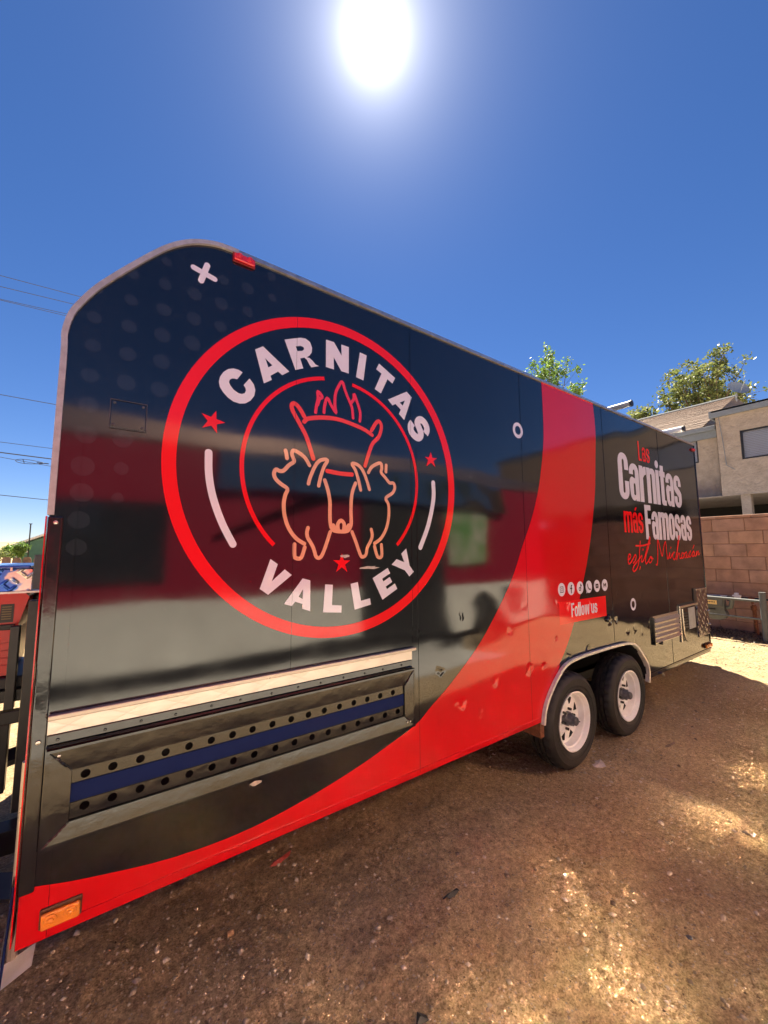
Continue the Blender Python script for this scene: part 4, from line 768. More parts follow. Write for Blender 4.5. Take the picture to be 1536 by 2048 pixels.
# wheels: tyre, pressed white rim with eight windows, hub
def wheel(cx, cz, side=-1):
    yo = -0.050
    tb = MB(); nseg = 120
    def rad(base, amp, ph): return lambda k: base - (amp * 1.5 if (k + ph) % 4 == 0 else 0)
    prof = [(0.200, .034), (0.212, .018), (0.226, .006), (0.232, .003), (0.235, .005), (0.252, .002), (0.2535, -.001), (0.256, -.001), (0.2575, .0015), (0.264, .0), (0.288, .004), (0.296, .002), (0.312, .010), (0.326, .022), (rad(.336, .008, 0), .034), (rad(.340, .006, 0), .062),
            (.327, .064), (.327, .073), (rad(.342, .005, 2), .071), (rad(.343, .005, 2), .096), (.329, .098), (.329, .106), (rad(.3435, .004, 4), .105), (rad(.343, .004, 4), .130), (.329, .131), (.329, .139), (rad(.342, .005, 1), .139),
            (rad(.338, .006, 1), .168), (0.326, .182), (0.30, .196), (0.26, .204), (0.21, .19)]
    tb.lathe(prof, cx, yo, cz, nseg)
    w_ = bpy.data.objects.new('wheel', None); COL.objects.link(w_); w_.parent = T; w_.location = (cx, 0.05, cz); ORG[w_.name] = Vector((cx, 0.05, cz))
    tb.build('tyre', 'rubber', w_, smooth=True)
    rb = MB().lathe([(.197, .036), (.208, .014), (.210, .008), (.203, .006), (.196, .016), (.190, .034), (.180, .040), (.176, .075), (.173, .088), (.168, .086)], cx, yo, cz, 72)
    # disc with eight triangular windows
    rd = 0.170; holes = []
    for k in range(8):
        a = 2 * math.pi * (k + .5) / 8
        def pp(r, da): return (cx + r * math.cos(a + da), cz + r * math.sin(a + da))
        holes.append([pp(.156, -.22), pp(.159, 0), pp(.156, .22), pp(.100, .035), pp(.100, -.035)])
    rb.poly_xz(circle(cx, cz, rd, 72), holes, yo + .086)
    rb.v = [(x, y - (0.030 * max(0, 1 - math.hypot(x - cx, z - cz) / .16) if abs(y - yo - .086) < 1e-6 and math.hypot(x - cx, z - cz) < .16 else 0), z) for x, y, z in rb.v]
    rb.build('rim', 'white_paint', w_, smooth=True)
    MB().lathe([(.30, .10), (.0, .10)], cx, yo, cz, 24).lathe([(.176, .10), (.176, .19)], cx, yo, cz, 24).build('brake_drum', 'black_matte', w_)
    MB().lathe([(.052, .086), (.050, .060), (.044, .056), (.040, .030), (.032, .022), (.030, .0), (.022, -.006), (.0, -.006)], cx, yo, cz, 28).build('hub_cap', 'hub_grey', w_, smooth=True)
    for k in range(6):
        a = 2 * math.pi * k / 6 + .2; MB().lathe([(0.0, .048), (.0095, .050), (.010, .075)], cx + .070 * math.cos(a), yo, cz + .070 * math.sin(a), 6).build('lug_nut', 'black_paint', w_)
    MB().tube([(cx + .155, yo + .085, cz - .06), (cx + .150, yo + .060, cz - .058)], .005, 8).build('valve_stem', 'black_plastic', w_)
    return w_
w1 = wheel(2.895, 0.338); w2 = copy_tree(w1, T); w2.location = (3.775, 0.05, 0.338)
for x in (2.895, 3.775):
    c = copy_tree(w1, T); c.location = (x, 2.39, 0.338); c.rotation_euler = (0, 0, math.pi)
ax = MB()
for x in (2.895, 3.775): ax.tube([(x, 0.15, 0.338), (x, 2.3, 0.338)], 0.035, 12)
ax.build('axle', 'dark_frame', T, smooth=True)
MB().box(-0.16, 6.0, 0.5, 0.56, 0.28, 0.40).box(-0.16, 6.0, 1.88, 1.94, 0.28, 0.40).build('chassis_rail', 'dark_frame', T, bevel=.004)
# tongue in front of the trailer
tg = MB(); tg.tube([(-0.17, 0.45, 0.30), (-1.45, 1.22, 0.30)], 0.055, 4).tube([(-0.17, 1.99, 0.30), (-1.45, 1.22, 0.30)], 0.055, 4).box(-0.9, -0.22, 0.80, 0.90, 0.26, 0.36)
tg.build('tongue', 'dark_frame', T)
MB().tube([(-0.178, 0.12, 1.15), (-0.178, 0.12, 0.42)], 0.008, 8).tube([(-0.188, 0.13, 0.9), (-0.188, 0.13, 0.30)], .014, 8).build('gas_line', 'cream', T, smooth=True)
MB().add([(-.21, .04, .28), (-.215, .13, .285), (-.195, .06, .55), (-.20, .15, .55), (-.13, .04, .315), (-.13, .13, .315)], [(0, 2, 3, 1), (0, 1, 5, 4)]).build('corner_skid', 'white_paint', T)
MB().tube([(-.203, .035, .27), (-.188, .05, .56)], .004, 6).build('skid_edge', 'blue_print', T)
# roof pipes: two vent stacks lying across the roof
for (x, z, ln, nm) in ((5.07, 3.34, 1.6, 'flue_pipe'), (6.75, 3.30, 1.2, 'flue_pipe')):
    pass

# two awning poles laid across the roof, standing out past its edge line
def pole(x, y, z, ln, m1, label):
    t = thing('awning_pole', label, 'pole', (x, y, z), None)
    MB().tube([(x, y, z), (x, y + ln, z)], 0.036, 16, False).build('tube', m1, t, smooth=True)
    MB().tube([(x, y - .018, z), (x, y, z)], 0.0405, 16).build('end_cap', 'black_plastic', t, smooth=True)
    MB().box(x - .03, x + .03, y + .5, y + .54, 2.938, z - .03).box(x - .03, x + .03, y + ln - .2, y + ln - .16, 2.938, z - .03).build('cradle', 'galv', t)
pole(5.06, 0.30, 3.365, 1.9, 'galv', 'grey metal pole lying across the trailer roof in front of the left treetop')
pole(5.72, -0.0, 3.09, 2.1, 'white_paint', 'white pole with black end on the trailer roof before the brown shingles')

# ---------------------------------------------------------------- things on the tongue
tb = thing('toolbox', 'tread plate toolbox in blue, white and red on the trailer tongue', 'toolbox', (-0.9, 1.2, 1.39))
MB().box(-1.6, -0.345, 1.20, 1.85, 1.392, 1.508).build('box_body', 'patriot_plate', tb)
MB().box(-1.61, -0.352, 1.19, 1.86, 1.511, 1.530).build('lid', mat('blue_lid', (0.10, 0.22, 0.62), 0.25, metal=0.6, bump=0.2, bscale=30), tb, bevel=.006)
MB().box(-1.61, -0.20, 1.185, 1.86, 1.380, 1.3905).build('tray', 'aluminium', tb)
MB().box(-0.43, -0.42, 1.16, 1.18, 1.5, 1.52).build('latch', 'steel', tb)
jb = MB().box(-0.335, -0.19, 1.14, 1.22, 1.400, 1.588).build('junction_box', 'pipe_grey', bevel=.004, loc=(-0.26, 1.18, 1.4)); tag(jb, 'plain grey metal box at the right end of the toolbox', 'metal box')
gn = thing('generator', 'red portable generator under the toolbox, black warning sticker on its side', 'generator', (-0.7, 1.35, 0.85))
g1 = MB().prism_xz([(-0.95, 0.93), (-0.42, 0.93), (-0.405, 1.17), (-0.36, 1.35), (-0.38, 1.375), (-0.95, 1.375)], 1.30, 1.75).build('body', 'gen_red', gn, bevel=.012)
st = MB().box(-0.475, -0.42, 1.2975, 1.2995, 1.215, 1.315).build('sticker', 'sticker', g1)
for k in range(6): MB().box(-0.469, -0.430, 1.2966, 1.2974, 1.232 + .013 * k, 1.238 + .013 * k).build('sticker_line', 'sticker_text', st)
for k in range(4): MB().box(-0.94, -0.425, 1.293, 1.2999, 0.97 + .04 * k, 0.985 + .04 * k).build('rib', 'gen_red', gn)
MB().box(-0.9, -0.41, 1.285, 1.2995, 1.175, 1.205).build('vent_grille', 'black_plastic', gn, bevel=.003)
MB().box(-1.0, -0.34, 1.27, 1.80, 0.86, 0.925).build('base', 'black_plastic', gn, bevel=.01)
MB().box(-0.36, -0.27, 1.4, 1.7, 0.95, 1.36).build('engine_cover', 'black_plastic', gn, bevel=.02)
rk = thing('generator_rack', 'black steel rack holding the generator in front of the trailer', 'rack', (-0.6, 1.2, 0.3))
MB().box(-0.415, -0.375, 1.20, 1.24, 0.77, 1.205).build('post', 'dark_frame', rk, bevel=.004)
MB().box(-1.0, -0.345, 1.19, 1.24, 0.70, 0.765).build('front_rail', 'dark_frame', rk, bevel=.004)
MB().box(-1.0, -0.345, 1.75, 1.80, 0.70, 0.765).build('back_rail', 'dark_frame', rk, bevel=.004)
MB().box(-1.0, -0.345, 1.2405, 1.7495, 0.80, 0.8595).build('shelf', 'dark_frame', rk)
MB().box(-0.46, -0.385, 1.20, 1.25, 0.355, 0.6995).build('leg', 'dark_frame', rk, bevel=.004)
MB().box(-1.0, -.93, 1.20, 1.25, 0.355, .6995).build('leg', 'dark_frame', rk, bevel=.004)
MB().box(-0.32, -0.26, 0.95, 1.00, 0.36, 1.36).build('jack_tube', 'dark_frame', rk, bevel=.004)
MB().tube([(-0.23, 1.02, 1.33), (-0.22, 1.03, 1.0), (-0.25, 1.05, 0.7), (-0.28, 1.05, 0.36)], 0.018, 8).build('hose', 'black_plastic', rk, smooth=True)

# ---------------------------------------------------------------- block wall
XW = 9.2; BH, BL = 0.2287, 0.4575; ZW0 = 2.218 - 0.055
wl = thing('block_wall', 'tan concrete block wall behind the gas meter at the rear of the trailer', 'wall', (XW, 0, 0))
MB().box(XW + .006, XW + .18, -6, 9, -0.3, ZW0).build('mortar_core', 'mortar', wl)
blk = MB().box(XW - .002, XW + .02, 0, BL - .009, 0, BH - .009).build('block', 'block', wl, bevel=.006, loc=(XW, 0, 0), seg=1)
first = True
for r_ in range(10):
    z = ZW0 - BH * (r_ + 1) + .0045
    y = -3.2 + (0.03 if r_ % 2 else 0.03 + BL / 2)
    while y < 8.4:
        if first: o = blk; first = False
        else: o = blk.copy(); COL.objects.link(o)
        o.location = (random.uniform(-.003, .002), y + random.uniform(-.002, .002), z); y += BL
for k in range(24):
    y = -3.2 + k * .48; MB().box(XW - .01, XW + .19, y, y + .474, ZW0 + .004, ZW0 + .055).build('cap_block', 'block', wl, bevel=.006, seg=1)

# gas meter, service pipes and guard rail in front of the wall
mt_ = thing('gas_meter', 'grey gas meter with yellow dial plate behind the guard rail', 'gas meter', (8.75, .6, .5))
bb = MB().prism_xz([(0, 0), (0, 0)] if False else [(0, 0.10), (0.03, 0.02), (0.10, 0), (0.22, 0), (0.29, 0.03), (0.31, 0.12), (0.28, 0.17), (0.28, 0.36), (0.0, 0.36)], 0, 0.14)
bb.v = [(8.70 + y, 0.795 - x, 0.395 + z) for x, y, z in bb.v]; mb_ = bb.build('body', 'meter_grey', mt_, bevel=.01)
MB().box(8.675, 8.699, 0.525, 0.790, 0.625, 0.755).build('dial_frame', 'pipe_grey', mt_, bevel=.008)
dp = MB().box(8.668, 8.6745, 0.60, 0.755, 0.655, 0.725).build('dial_plate', mat('yellow_plate', (0.75, 0.55, 0.25), 0.5), mt_)
for k in range(5): MB().box(8.6665, 8.6678, 0.625 + .022 * k, 0.638 + .022 * k, 0.685, 0.703).build('dial', 'sticker', dp)
MB().box(8.688, 8.6995, 0.63, 0.72, 0.565, 0.585).build('name_plate', 'sticker', mt_)
MB().lathe([(0, 0), (0, 0)] if False else [(.03, 0.0), (.03, .06)], 0, 0, 0, 12).v
MB().tube([(8.77, .50, .60), (8.77, .44, .62), (8.77, .42, .70), (8.77, .42, 0.80)], 0.035, 10).build('elbow', 'meter_grey', mt_, smooth=True)
gp = thing('gas_pipe', 'horizontal gas pipe along the wall with white valve block and rusty tee', 'pipe', (9.0, .3, .8))
MB().tube([(9.0, 1.3, .775), (9.0, 0.60, .775)], 0.02, 8).build('pipe_run', 'galv', gp, smooth=True)
MB().tube([(9.0, 0.60, .772), (9.0, -0.8, .760)], 0.018, 8).build('black_pipe_run', 'black_plastic', gp, smooth=True)
MB().box(8.96, 9.03, .345, .455, .745, .815).box(8.965, 9.025, .375, .43, .8155, .85).build('valve_block', 'white_paint', gp, bevel=.006)
MB().box(8.96, 9.03, .53, .62, .775, .79).build('union', 'white_paint', gp); MB().box(8.95, 9.04, .46, .53, .70, .79).build('regulator', 'hub_grey', gp, bevel=.01)
MB().tube([(9.0, .25, .765), (9.0, .17, .765)], .032, 10).tube([(9.0, .205, .76), (9.0, .205, .68)], .018, 8).build('tee', 'rust', gp, smooth=True)
rp = MB().tube([(9.04, .20, .66), (9.04, .19, .14)], .028, 10).tube([(9.04, .205, .64), (9.04, .2, .57)], .042, 10).build('riser_pipe', 'rust', smooth=True, loc=(9.04, .2, .1)); tag(rp, 'rusty vertical riser pipe below the tee against the wall', 'pipe')
tp = MB().tube([(9.1, .13, .66), (9.1, .12, .40)], .008, 6).build('thin_pipe', 'rust', smooth=True, loc=(9.1, .13, .4)); tag(tp, 'thin rust brown pipe just right of the thick riser', 'pipe')
RS = 8.58 / 8.3
def rs(p): return (p[0] * RS, -1.7 + (p[1] + 1.7) * RS, 1.6 + (p[2] - 1.6) * RS)
gr = thing('guard_rail', 'grey steel pipe rail with thick post protecting the gas meter', 'rail', (8.3, 0, 0.1))
MB().tube([rs((8.3, -0.065, 0.05)), rs((8.3, -0.065, 0.94))], .043, 16).build('post', 'pipe_grey', gr, smooth=True)
MB().tube([rs((8.3, 1.5, 0.05)), rs((8.3, 1.5, 0.94))], .043, 16).build('post', 'pipe_grey', gr, smooth=True)
MB().tube([rs((8.3, 1.5, 0.825)), rs((8.3, -0.03, 0.80))], .021, 12).build('upper_bar', 'pipe_grey', gr, smooth=True)
MB().tube([rs((8.3, 1.5, 0.545)), rs((8.3, -0.03, 0.525))], .017, 12).build('lower_bar', 'pipe_grey', gr, smooth=True)

# ---------------------------------------------------------------- apartment building
ap = thing('apartment_building', 'two-storey brown stucco apartment building with shingled roof over dark carports', 'building', (14, 0, 0))
Z2 = 3.11
def wall_x(b, x, y0, y1, z0, z1, wins, th=0.2):
    """wall facing -X at x with window openings wins (y0,y1,z0,z1)"""
    ys = sorted({y0, y1} | {w[0] for w in wins} | {w[1] for w in wins}); zs = sorted({z0, z1} | {w[2] for w in wins} | {w[3] for w in wins})
    for i in range(len(ys) - 1):
        for j in range(len(zs) - 1):
            cy, cz = (ys[i] + ys[i + 1]) / 2, (zs[j] + zs[j + 1]) / 2
            if any(w[0] < cy < w[1] and w[2] < cz < w[3] for w in wins): continue
            b.add([(x, ys[i], zs[j]), (x, ys[i + 1], zs[j]), (x, ys[i + 1], zs[j + 1]), (x, ys[i], zs[j + 1])], [(0, 3, 2, 1)])
    for w in wins:
        A_, B_, C_, D_ = w; b.add([(x, A_, C_), (x, B_, C_), (x, B_, D_), (x, A_, D_), (x + .10, A_, C_), (x + .10, B_, C_), (x + .10, B_, D_), (x + .10, A_, D_)], [(0, 1, 5, 4), (1, 2, 6, 5), (2, 3, 7, 6), (3, 0, 4, 7)])
def pane_mat():
    if 'pane' in M: return M['pane']
    m = bpy.data.materials.new('pane'); m.use_nodes = True; n = m.node_tree.nodes; l = m.node_tree.links; n.remove(n['Principled BSDF'])
    t = n.new('ShaderNodeBsdfTransparent'); g = n.new('ShaderNodeBsdfGlossy'); g.inputs['Roughness'].default_value = 0.02; x = n.new('ShaderNodeMixShader'); f = n.new('ShaderNodeFresnel'); f.inputs['IOR'].default_value = 1.5
    l.new(f.outputs[0], x.inputs[0]); l.new(t.outputs[0], x.inputs[1]); l.new(g.outputs[0], x.inputs[2]); l.new(x.outputs[0], n['Material Output'].inputs['Surface']); M['pane'] = m; return m
def window(x, w, parent):
    A_, B_, C_, D_ = w
    fr = MB().box(x + .03, x + .075, A_, B_, C_, C_ + .045).box(x + .03, x + .075, A_, B_, D_ - .045, D_).box(x + .03, x + .075, A_, A_ + .045, C_ + .045, D_ - .045).box(x + .03, x + .075, B_ - .045, B_, C_ + .045, D_ - .045).build('window_frame', 'dark_frame', parent)
    b = MB(); k = int((D_ - C_) / .05)
    for i in range(k): z = C_ + .03 + i * (D_ - C_ - .06) / k; b.add([(x + .085, A_ + .04, z), (x + .085, B_ - .04, z), (x + .10, B_ - .04, z + .044), (x + .10, A_ + .04, z + .044)], [(0, 3, 2, 1)])
    bl = b.build('blinds', 'blind', fr); bl['kind'] = 'stuff'
    pm = pane_mat()
    MB().add([(x + .06, A_ + .04, C_ + .04), (x + .06, B_ - .04, C_ + .04), (x + .06, B_ - .04, D_ - .04), (x + .06, A_ + .04, D_ - .04)], [(0, 3, 2, 1)]).build('pane', pm, fr)
w1_ = (0.02, 1.19, 4.05, 4.86); w1b = (-3.5, -2.2, 4.05, 4.86)
b = MB(); wall_x(b, 14.0, -9, 1.69, Z2, 5.40, [w1_, w1b]); b.box(14.0, 14.01, 1.68, 1.69, Z2, 5.4)
b.add([(14.0, 1.69, Z2), (17.5, 1.69, Z2), (17.5, 1.69, 5.4), (14.0, 1.69, 5.4)], [(0, 1, 2, 3)]); b.build('upper_wall', 'stucco', ap)
window(14.0, w1_, ap); window(14.0, w1b, ap)
w2_ = (2.30, 3.05, 4.25, 5.02)
b = MB(); wall_x(b, 14.6, 1.70, 9.5, Z2, 5.32, [w2_, (6.0, 7.2, 4.1, 5.0)]); b.add([(14.6, 9.5, Z2), (21, 9.5, Z2), (21, 9.5, 5.3), (18, 9.5, 7.1), (14.6, 9.5, 5.3)], [(0, 1, 2, 3, 4)]); b.build('upper_wall', 'stucco', ap)
window(14.6, w2_, ap); window(14.6, (6.0, 7.2, 4.1, 5.0), ap)
MB().box(14.0, 22, -9, 9.5, Z2 - .02, Z2 - .001).build('carport_ceiling', 'stucco', ap)
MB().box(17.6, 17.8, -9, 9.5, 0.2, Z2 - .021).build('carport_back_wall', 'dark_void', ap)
for y in (-6.0, -2.4, 1.10, 4.7, 8.3): MB().box(14.05, 14.27, y, y + .20, 0.2, Z2 - .022).build('column', 'stucco', ap)
MB().box(13.90, 13.98, -9.1, 1.75, 5.355, 5.55).box(13.90, 18.0, 1.751, 1.80, 5.355, 5.55).build('fascia', 'fascia', ap)
MB().box(14.38, 14.50, 1.80, 9.8, 5.13, 5.26).build('gutter', 'fascia', ap, bevel=.02)
MB().box(14.5, 14.62, 1.80, 9.8, 4.93, 5.13).build('fascia', 'fascia', ap)
# roof planes with courses of shingles
rf = MB(); sl_ = (7.12 - 5.26) / (18.3 - 14.40); ncs = 26; Lr = 18.3 - 14.40
for i in range(ncs):
    xa = 14.40 + Lr * i / ncs; xb = 14.40 + Lr * (i + 1) / ncs; za_ = 5.26 + sl_ * (xa - 14.40) + .03; zb_ = 5.26 + sl_ * (xb - 14.40) + .008
    y = 9.8
    yend = 2.1
    while y > yend:
        wd = min(random.choice((.28, .33, .38, .45)), y - yend + .001); o_ = random.uniform(-.006, .006)
        rf.add([(xa, y, za_ + o_), (xa, y - wd, za_ + o_), (xb, y - wd, zb_ + o_), (xb, y, zb_ + o_), (xa, y, za_ - .03), (xa, y - wd, za_ - .03)], [(0, 1, 2, 3), (0, 4, 5, 1)]); y -= wd
sm_ = leaf_mat('shingle_var', (0.17, 0.115, 0.085), (0.27, 0.19, 0.145)); [setattr(nd.inputs[0], 'default_value', 0.0) for nd in sm_.node_tree.nodes if nd.type == 'MIX_SHADER']
rfo = rf.build('shingles', sm_, ap); rfo['kind'] = 'stuff'
ridz = 5.26 + sl_ * Lr + .01
MB().add([(18.3, 9.8, ridz), (18.3, 2.1, ridz), (22.2, 9.8, 5.3), (22.2, 1.2, 5.3)], [(0, 2, 3, 1)]).add([(18.3, 2.1, ridz), (14.4, 2.1, 5.25), (18.4, 1.0, 5.56), (22.2, 1.2, 5.5)], [(0, 1, 2), (0, 2, 3)]).build('roof_slope', 'shingle', ap)
MB().tube([(18.3, 9.8, ridz + .02), (18.3, 2.1, ridz + .02)], .05, 6).build('ridge_cap', 'fascia', ap)
MB().box(13.9, 22, -9, 1.74, 5.5, 5.545).build('flat_roof', 'fascia', ap)
MB().tube([(13.97, 1.60, 5.36), (13.97, 1.55, 4.6), (13.97, 1.52, 3.95), (13.97, 1.35, 3.80)], .008, 6).build('cable', 'fascia', ap)
sdh = thing('satellite_dish', 'satellite dish on the roof ridge before the right tree', 'dish', (18.0, 1.95, 7.0))
b = MB(); ns = 20; cc = Vector((17.9, 1.95, 7.27)); ax_ = Vector((-.55, -.75, .5)).normalized(); ua = ax_.cross(Vector((0, 0, 1))).normalized(); va = ua.cross(ax_)
vs = [cc]; 
for rr_ in (.5, 1.0):
    for k in range(ns): a = 2 * math.pi * k / ns; vs.append(cc + (ua * math.cos(a) * .36 + va * math.sin(a) * .30) * rr_ + ax_ * .07 * rr_ * rr_)
b.add(vs, [(0, 1 + k, 1 + (k + 1) % ns) for k in range(ns)] + [(1 + k, 1 + ns + k, 1 + ns + (k + 1) % ns, 1 + (k + 1) % ns) for k in range(ns)]); b.build('reflector', 'galv', sdh, smooth=True)
MB().tube([(18.05, 2.05, 6.6), (18.0, 2.0, 7.15)], .025, 8).tube([cc - va * .2, cc + ax_ * .4], .012, 6).build('mast', 'galv', sdh)

# parked car under the carport, only its roof shows over the wall
car = thing('parked_car', 'white car parked under the carport, its roof showing over the wall', 'car', (12.6, 1.9, 0.9))
def car_sec(y, zs): return y
prof = [(0.0, .35), (0.05, .75), (.45, .92), (1.05, 1.02), (1.5, 1.42), (2.0, 1.52), (2.9, 1.50), (3.5, 1.10), (4.2, 1.02), (4.4, .6), (4.4, .35)]
b = MB(); ys_ = 1.70
def cp_(u, z, x): return (x, 1.05 + u * 1.0, 0.775 + z)
for (x, sc_) in ((12.1, 1), (13.75, 1)):
    pass
n = len(prof); ring_ = []
for x, ins in ((12.05, .10), (12.18, 0.0), (13.72, 0.0), (13.85, .10)):
    ring_.append([(x + (0.14 if z > 1.1 and x < 13 else (-0.14 if z > 1.1 else 0)), 1.05 + u, 0.78 + z * (1 - ins * .15)) for u, z in prof])
vs = [v for rg in ring_ for v in rg]; b.add(vs, [(i * n + k, i * n + k + 1, (i + 1) * n + k + 1, (i + 1) * n + k) for i in range(3) for k in range(n - 1)]); b.f += [tuple(range(n))[::-1], tuple(3 * n + k for k in range(n))]
b.build('body', 'car_white', car, smooth=True)
b = MB(); b.add([(12.185, 1.05 + u, 0.78 + z) for u, z in ((1.30, 1.12), (1.60, 1.40), (2.15, 1.45), (2.85, 1.43), (3.25, 1.13))], [(4, 3, 2, 1, 0)]); b.build('side_window', 'glass_dark', car)
for u in (.85, 3.5): MB().lathe([(.0, 0), (.30, 0), (.31, .05), (.31, .2), (.0, .2)], 0, 0, 0, 20).build('wheel', 'rubber', car, loc=(0, 0, 0)).location = Vector((12.02, 1.05 + u, 1.10)) - Vector((12.6, 1.9, .9))
for o in [x for x in bpy.data.objects if x.parent == car and x.name.startswith('wheel')]: o.rotation_euler = (0, 0, -math.pi / 2)
cs = MB().box(9.4, 22, -9, 9.5, 0.25, 0.80).build('carport_slab', 'concrete'); tag(cs, kind='structure', label='raised concrete slab under the carport behind the wall')

# ---------------------------------------------------------------- trees
def tree(name, label, base, crown, rad, nleaf, leaf, lm, seed, sparse=0.55, trunk_r=.22, cat='tree', group=None, nb=26):
    r_ = np.random.default_rng(seed); t = thing(name, label, cat, base, group); base = Vector(base); crown = Vector(crown)
    tr = MB(); mid = base.lerp(crown, .55) + Vector((r_.normal(0, .2), r_.normal(0, .2), 0)) * rad[0] * .2; tr.tube([base, base.lerp(mid, .5), mid, crown], [trunk_r, trunk_r * .75, trunk_r * .5, trunk_r * .15], 8)
    tips = []
    for k in range(nb):
        u = r_.normal(size=3); u /= np.linalg.norm(u); rr_ = r_.uniform(.55, 1.0)
        tip = Vector((crown.x + u[0] * rad[0] * rr_, crown.y + u[1] * rad[1] * rr_, crown.z + u[2] * rad[2] * rr_)); st_ = base.lerp(crown, r_.uniform(.5, .95)); md = st_.lerp(tip, .5) + Vector(r_.normal(0, .08, 3)) * rad[0]
        tr.tube([st_, md, tip], [trunk_r * .28, trunk_r * .15, trunk_r * .04], 5); tips += [tip, st_.lerp(tip, .72), md.lerp(tip, .6)]
        for q in range(2): t2 = md.lerp(tip, r_.uniform(.2, .8)) + Vector(r_.normal(0, .2, 3)) * rad[0]; tr.tube([md, t2], [trunk_r * .08, trunk_r * .03], 4); tips.append(t2)
    tr.build('trunk', 'bark', t, smooth=True)
    tips = np.array([tuple(q) for q in tips]); c = tips[r_.integers(0, len(tips), nleaf)] + r_.normal(0, 1, (nleaf, 3)) * (np.array(rad) * (1 - sparse) * .38)
    d1 = r_.normal(size=(nleaf, 3)); d1 /= np.linalg.norm(d1, axis=1)[:, None]; d2 = r_.normal(size=(nleaf, 3)); d2 -= (d1 * d2).sum(1)[:, None] * d1; d2 /= np.linalg.norm(d2, axis=1)[:, None]
    s_ = (r_.uniform(.6, 1.3, nleaf) * leaf)[:, None]; v = np.stack([c - d1 * s_, c + d2 * s_ * .55, c + d1 * s_, c - d2 * s_ * .55], 1).reshape(-1, 3) - np.array(base)
    me = bpy.data.meshes.new('crown'); me.vertices.add(len(v)); me.vertices.foreach_set('co', v.reshape(-1).astype(np.float32)); me.loops.add(len(v)); me.loops.foreach_set('vertex_index', np.arange(len(v), dtype=np.int32)); me.polygons.add(nleaf)
    me.polygons.foreach_set('loop_start', (np.arange(nleaf) * 4).astype(np.int32)); me.polygons.foreach_set('loop_total', np.full(nleaf, 4, np.int32)); me.update(calc_edges=True); me.materials.append(M[lm])
    o = bpy.data.objects.new('crown', me); COL.objects.link(o); o.parent = t
    return t
tree('leafy_tree', 'bright green sparse treetop rising behind the trailer roof', (22, 11.4, 0.2), (22, 11.3, 11.9), (1.6, 1.9, 2.4), 5200, .09, 'leaf_bright', 3, .82, .16, nb=26)
tree('broad_tree', 'broad olive tree behind the satellite dish and the shingled roof', (24.5, 4.5, 0.2), (24.5, 4.4, 10.1), (2.2, 2.0, 1.5), 7000, .085, 'leaf_olive', 8, .80, .2, nb=40)
tree('broad_tree', 'small low treetop peeking over the left end of the shingled roof', (24, 7.6, 0.2), (24, 7.0, 8.9), (1.0, .8, .55), 2600, .10, 'leaf_olive', 12, .4, .12)

# ---------------------------------------------------------------- left distance: fence, green house, shrubs, pole, wires
fc = thing('board_fence', 'weathered brown board fence behind the toolbox', 'fence', (-3, 8.6, 0))
bd = MB().prism_xz([(0, 0), (.130, 0), (.130, 1.46), (.105, 1.505), (.025, 1.505), (0, 1.46)], 0, .018).build('board', 'fence_board', fc, loc=(0, 0, 0))
for k in range(62):
    o = bd if k == 0 else bd.copy()
    if k: COL.objects.link(o)
    x = -7.0 + k * .148; o.location = Vector((x, 8.6, 0.0 + random.uniform(-.012, .012))) - Vector((-3, 8.6, 0)); o.rotation_euler = (0, random.uniform(-.008, .008), 0)
MB().box(-7, 2.2, 8.62, 8.66, 1.28, 1.37).build('rail', 'wood', fc); MB().box(-7, 2.2, 8.62, 8.66, .35, .44).build('rail', 'wood', fc)
hs = thing('green_house', 'green gabled house with a white framed window beyond the fence', 'house', (-2, 30, 0))
HX0, HXp = -4.70, -1.6
MB().prism_xz([(HX0, 0), (1.5, 0), (1.5, 1.95), (HXp, 3.35), (HX0, 1.93)], 30, 40).build('wall', 'green_siding', hs)
sd = MB()
for k in range(20): z = .1 + k * .155; xr = HX0 if z < 1.9 else HX0 + (z - 1.9) * 2.18; sd.box(xr + .02, 1.48 - (0 if z < 1.9 else (z - 1.9) * 2.18), 29.985, 30, z, z + .02)
sdo = sd.build('siding_line', 'green_siding', hs)
MB().add([(HX0 - .35, 29.6, 1.80), (HX0 - .35, 40.3, 1.80), (HXp, 40.3, 3.48), (HXp, 29.6, 3.48), (HX0 - .35, 29.6, 1.92), (HX0 - .35, 40.3, 1.92), (HXp, 40.3, 3.60), (HXp, 29.6, 3.60)], [(0, 1, 2, 3), (4, 7, 6, 5), (0, 3, 7, 4), (0, 4, 5, 1)]).add([(1.9, 29.6, 1.80), (1.9, 40.3, 1.80), (HXp, 40.3, 3.48), (HXp, 29.6, 3.48), (1.9, 29.6, 1.92), (1.9, 40.3, 1.92), (HXp, 40.3, 3.60), (HXp, 29.6, 3.60)], [(0, 3, 2, 1), (4, 5, 6, 7), (0, 4, 7, 3)]).build('roof', 'white_trim', hs)
wf = MB().box(-4.46, -4.06, 29.95, 29.99, 1.60, 2.02).build('window_frame', 'white_trim', hs)
MB().box(-4.42, -4.10, 29.93, 29.949, 1.64, 1.98).build('pane', 'glass_dark', wf); MB().box(HX0 + .12, HX0 + .18, 29.95, 29.99, 0, 1.9).build('corner_trim', 'white_trim', hs)
tree('round_tree', 'small round tree in front of the green house', (-3.92, 27.0, 0.0), (-3.93, 27, 1.83), (.30, .30, .30), 2600, .05, 'leaf_bright', 21, .35, .05, nb=14)
tree('shrub', 'dark green bushes left of the green house', (-5.15, 28.0, 0.0), (-5.15, 28, 1.55), (.55, .6, .35), 3000, .05, 'leaf_olive', 22, .3, .05, cat='shrub', nb=14)
